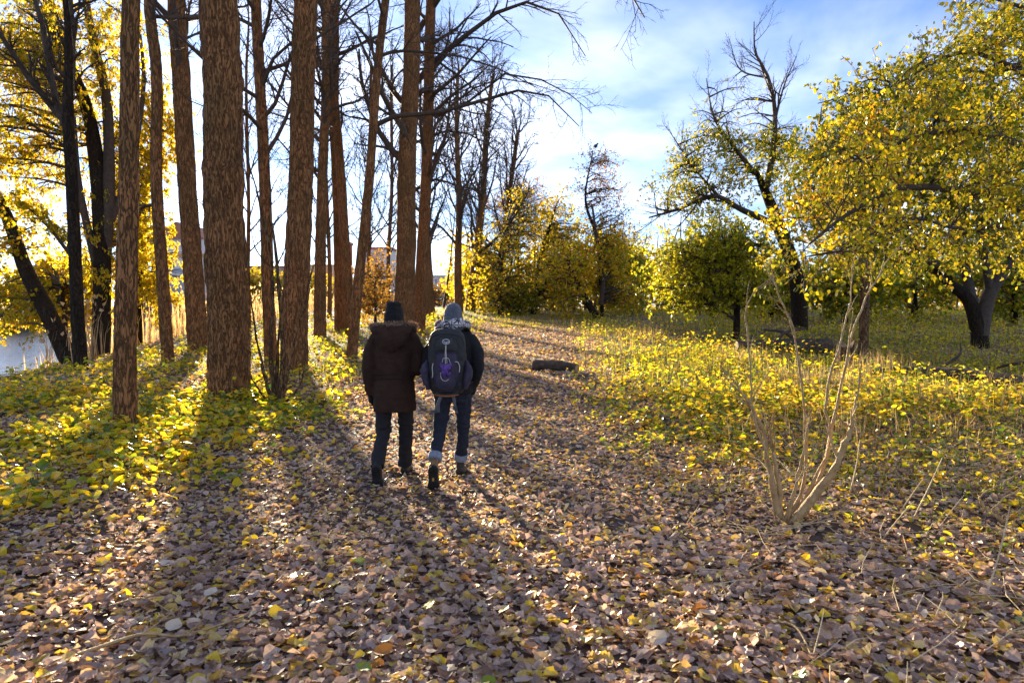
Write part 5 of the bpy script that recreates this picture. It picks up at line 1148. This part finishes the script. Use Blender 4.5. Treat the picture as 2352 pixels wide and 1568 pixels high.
bw = np.array([[-.024, .003], [-.012, .000], [-.004, -.004], [.004, -.004], [.016, .000], [.030, .003], [.018, -.007], [.008, -.010], [.004, -.014], [-.001, -.010], [-.012, -.007]]); nb_ = len(bw)
vv = np.vstack([np.stack([bw[:, 0] + .002, np.full(nb_, yl - .001), bw[:, 1] + .496], 1), np.stack([bw[:, 0] + .002, np.full(nb_, yl + .008), bw[:, 1] + .496], 1), [[.002, yl - .001, .491]]])
part('logo_bird', MB().add(vv, [[i, (i + 1) % nb_, nb_ + (i + 1) % nb_, nb_ + i] for i in range(nb_)], [[i, (i + 1) % nb_, 2 * nb_] for i in range(nb_)]).mesh('logo_bird', False), M['white_print'], pt)
for s in (-1, 1):
    sp_ = MB(); sp_.add(*loft([A(s * .165, -.03, .96) + O, A(s * .185, -.04, 1.04) + O, A(s * .200, -.045, 1.13) + O, A(s * .178, -.03, 1.22) + O], [.025, .04, .045, .015], [.06, .08, .075, .03], 16, 18)); part('side_pocket', wrinkle(remesh(sp_, 'side_pocket', .008, 2), .012, 18, 3), M['pack_purple'], pk)
def cordp(name, pts, r=.0028, m_='cord', off=.022):
    P = catmull([psurf(np.array(x), np.array(z), o_) for x, z, o_ in pts], 18); return part(name, MB().add(*tubes(P[None], np.full((1, 18), r), 6)), M[m_], pk)
cordp('cord', [(.0, 1.365, .03), (-.002, 1.30, .045), (.0, 1.24, .06), (.002, 1.20, .065)]); cordp('cord', [(.004, 1.365, .03), (.006, 1.29, .045), (.014, 1.23, .06), (.016, 1.20, .065)])
cordp('cord', [(-.03, 1.21, .05), (-.02, 1.245, .055), (.0, 1.25, .06), (.03, 1.245, .055), (.045, 1.20, .05)]); cordp('cord', [(-.045, 1.12, .05), (-.035, 1.065, .06), (.0, 1.045, .065), (.03, 1.06, .06)])
cordp('cord', [(-.115, 1.20, .03), (-.122, 1.16, .035), (-.118, 1.10, .035), (-.125, 1.07, .03)], .004); cordp('cord', [(.085, 1.215, .03), (.11, 1.21, .035), (.125, 1.17, .035), (.122, 1.12, .035)], .004)
cordp('piping', [(-.10, .93, .012), (-.06, .915, .016), (0, .91, .018), (.06, .915, .016), (.10, .935, .012)], .005, 'pack_grey'); cordp('piping', [(-.165, 1.36, .006), (-.14, 1.435, .008), (-.07, 1.468, .012), (0, 1.475, .014), (.07, 1.468, .012), (.14, 1.435, .008), (.165, 1.36, .006)], .005, 'pack_grey')
cordp('piping', [(-.10, 1.01, .04), (-.04, .975, .05), (.02, .972, .05), (.09, 1.005, .04)], .0035, 'pack_grey')
ts = MB(); yt = float(psurf(np.array(0.), np.array(1.16))[1]) - .06
for c_, r_ in [((0, 0, 1.17), (.05, .022, .03)), ((-.035, 0, 1.19), (.022, .016, .016)), ((.04, 0, 1.19), (.02, .016, .02)), ((-.005, -.01, 1.13), (.035, .02, .03)), ((.03, 0, 1.105), (.02, .014, .022)), ((-.012, 0, 1.095), (.016, .014, .022)), ((.01, -.012, 1.16), (.03, .02, .02))]:
    ts.add(*ellipsoid(A(*c_) + [0, yt, -.9], r_, 12, 8))
part('purple_tassel', wrinkle(remesh(ts, 'purple_tassel', .005, 1), .014, 50, 4), M['tassel'], pk)
for s in (-1, 1):
    P = catmull([A(s * .085, .02, 1.485) + O, A(s * .115 - BX * .5, .12, 1.515) + O, A(s * .135 - BX, .25, 1.485) + O, A(s * .14 - BX, .38, 1.38) + O, A(s * .15 - BX, .40, 1.2) + O, A(s * .185 - BX, .30, 1.02) + O, A(s * .165, .06, .98) + O], 40)
    part('shoulder_strap', MB().add(*loft(P, .030, .010, 12, 60, (1, 0, 0))), M['pack_dark'], pk)
def ribbon(name, pts, w, m_, th=.003, parent=None):
    return part(name, MB().add(*loft([A(*p) + O for p in pts], w, th, 12, 20, (1, 0, 0), power=5)), M[m_], parent or pk)
r1 = ribbon('hip_strap', [(-.045, -.05, .915), (-.065, -.085, .86), (-.088, -.095, .80), (-.105, -.10, .755)], .015, 'strap'); ribbon('strap_end', [(-.07, -.08, .85), (-.072, -.088, .79), (-.070, -.090, .745)], .011, 'strap', parent=r1)
r2 = ribbon('hip_strap', [(.050, -.05, .915), (.070, -.08, .86), (.078, -.09, .80), (.095, -.095, .735)], .014, 'strap')
bk, bq = boxv(-.020, .020, -.007, .007, -.015, .015)
for c_, r_ in ((A(-.104, -.105, .76), r1), (A(.080, -.095, .785), r2)): part('buckle', MB().add(bk * [1, 1, 1] + c_ + O, bq).mesh('buckle', False), M['pack_grey'], r_)
part('hip_belt_pad', MB().add(*loft([A(-.10, -.035, .905) + O, A(-.04, -.075, .897) + O, A(.04, -.075, .897) + O, A(.10, -.035, .905) + O], .010, .014, 12, 20, (0, 0, 1))), M['orange_trim'], pk)
for k_ in range(3):
    a = np.linspace(0, 2 * np.pi, 20); c_ = A(-.172, -.075 - .008 * k_, 1.425 - .022 * k_) + O; P = np.stack([c_[0] + np.cos(a) * .014, c_[1] + np.cos(a) * .010 * (-1) ** k_, c_[2] + np.sin(a) * .019], 1); part('key_ring', MB().add(*tubes(P[None], np.full((1, 20), .0025), 6)), M['metal'], pk)
part('haul_loop', MB().add(*tubes(catmull([A(-.03, .02, 1.505) + O, A(-.02, .02, 1.545) + O, A(.02, .02, 1.545) + O, A(.03, .02, 1.505) + O], 14)[None], np.full((1, 14), .006), 8)), M['pack_dark'], pk)
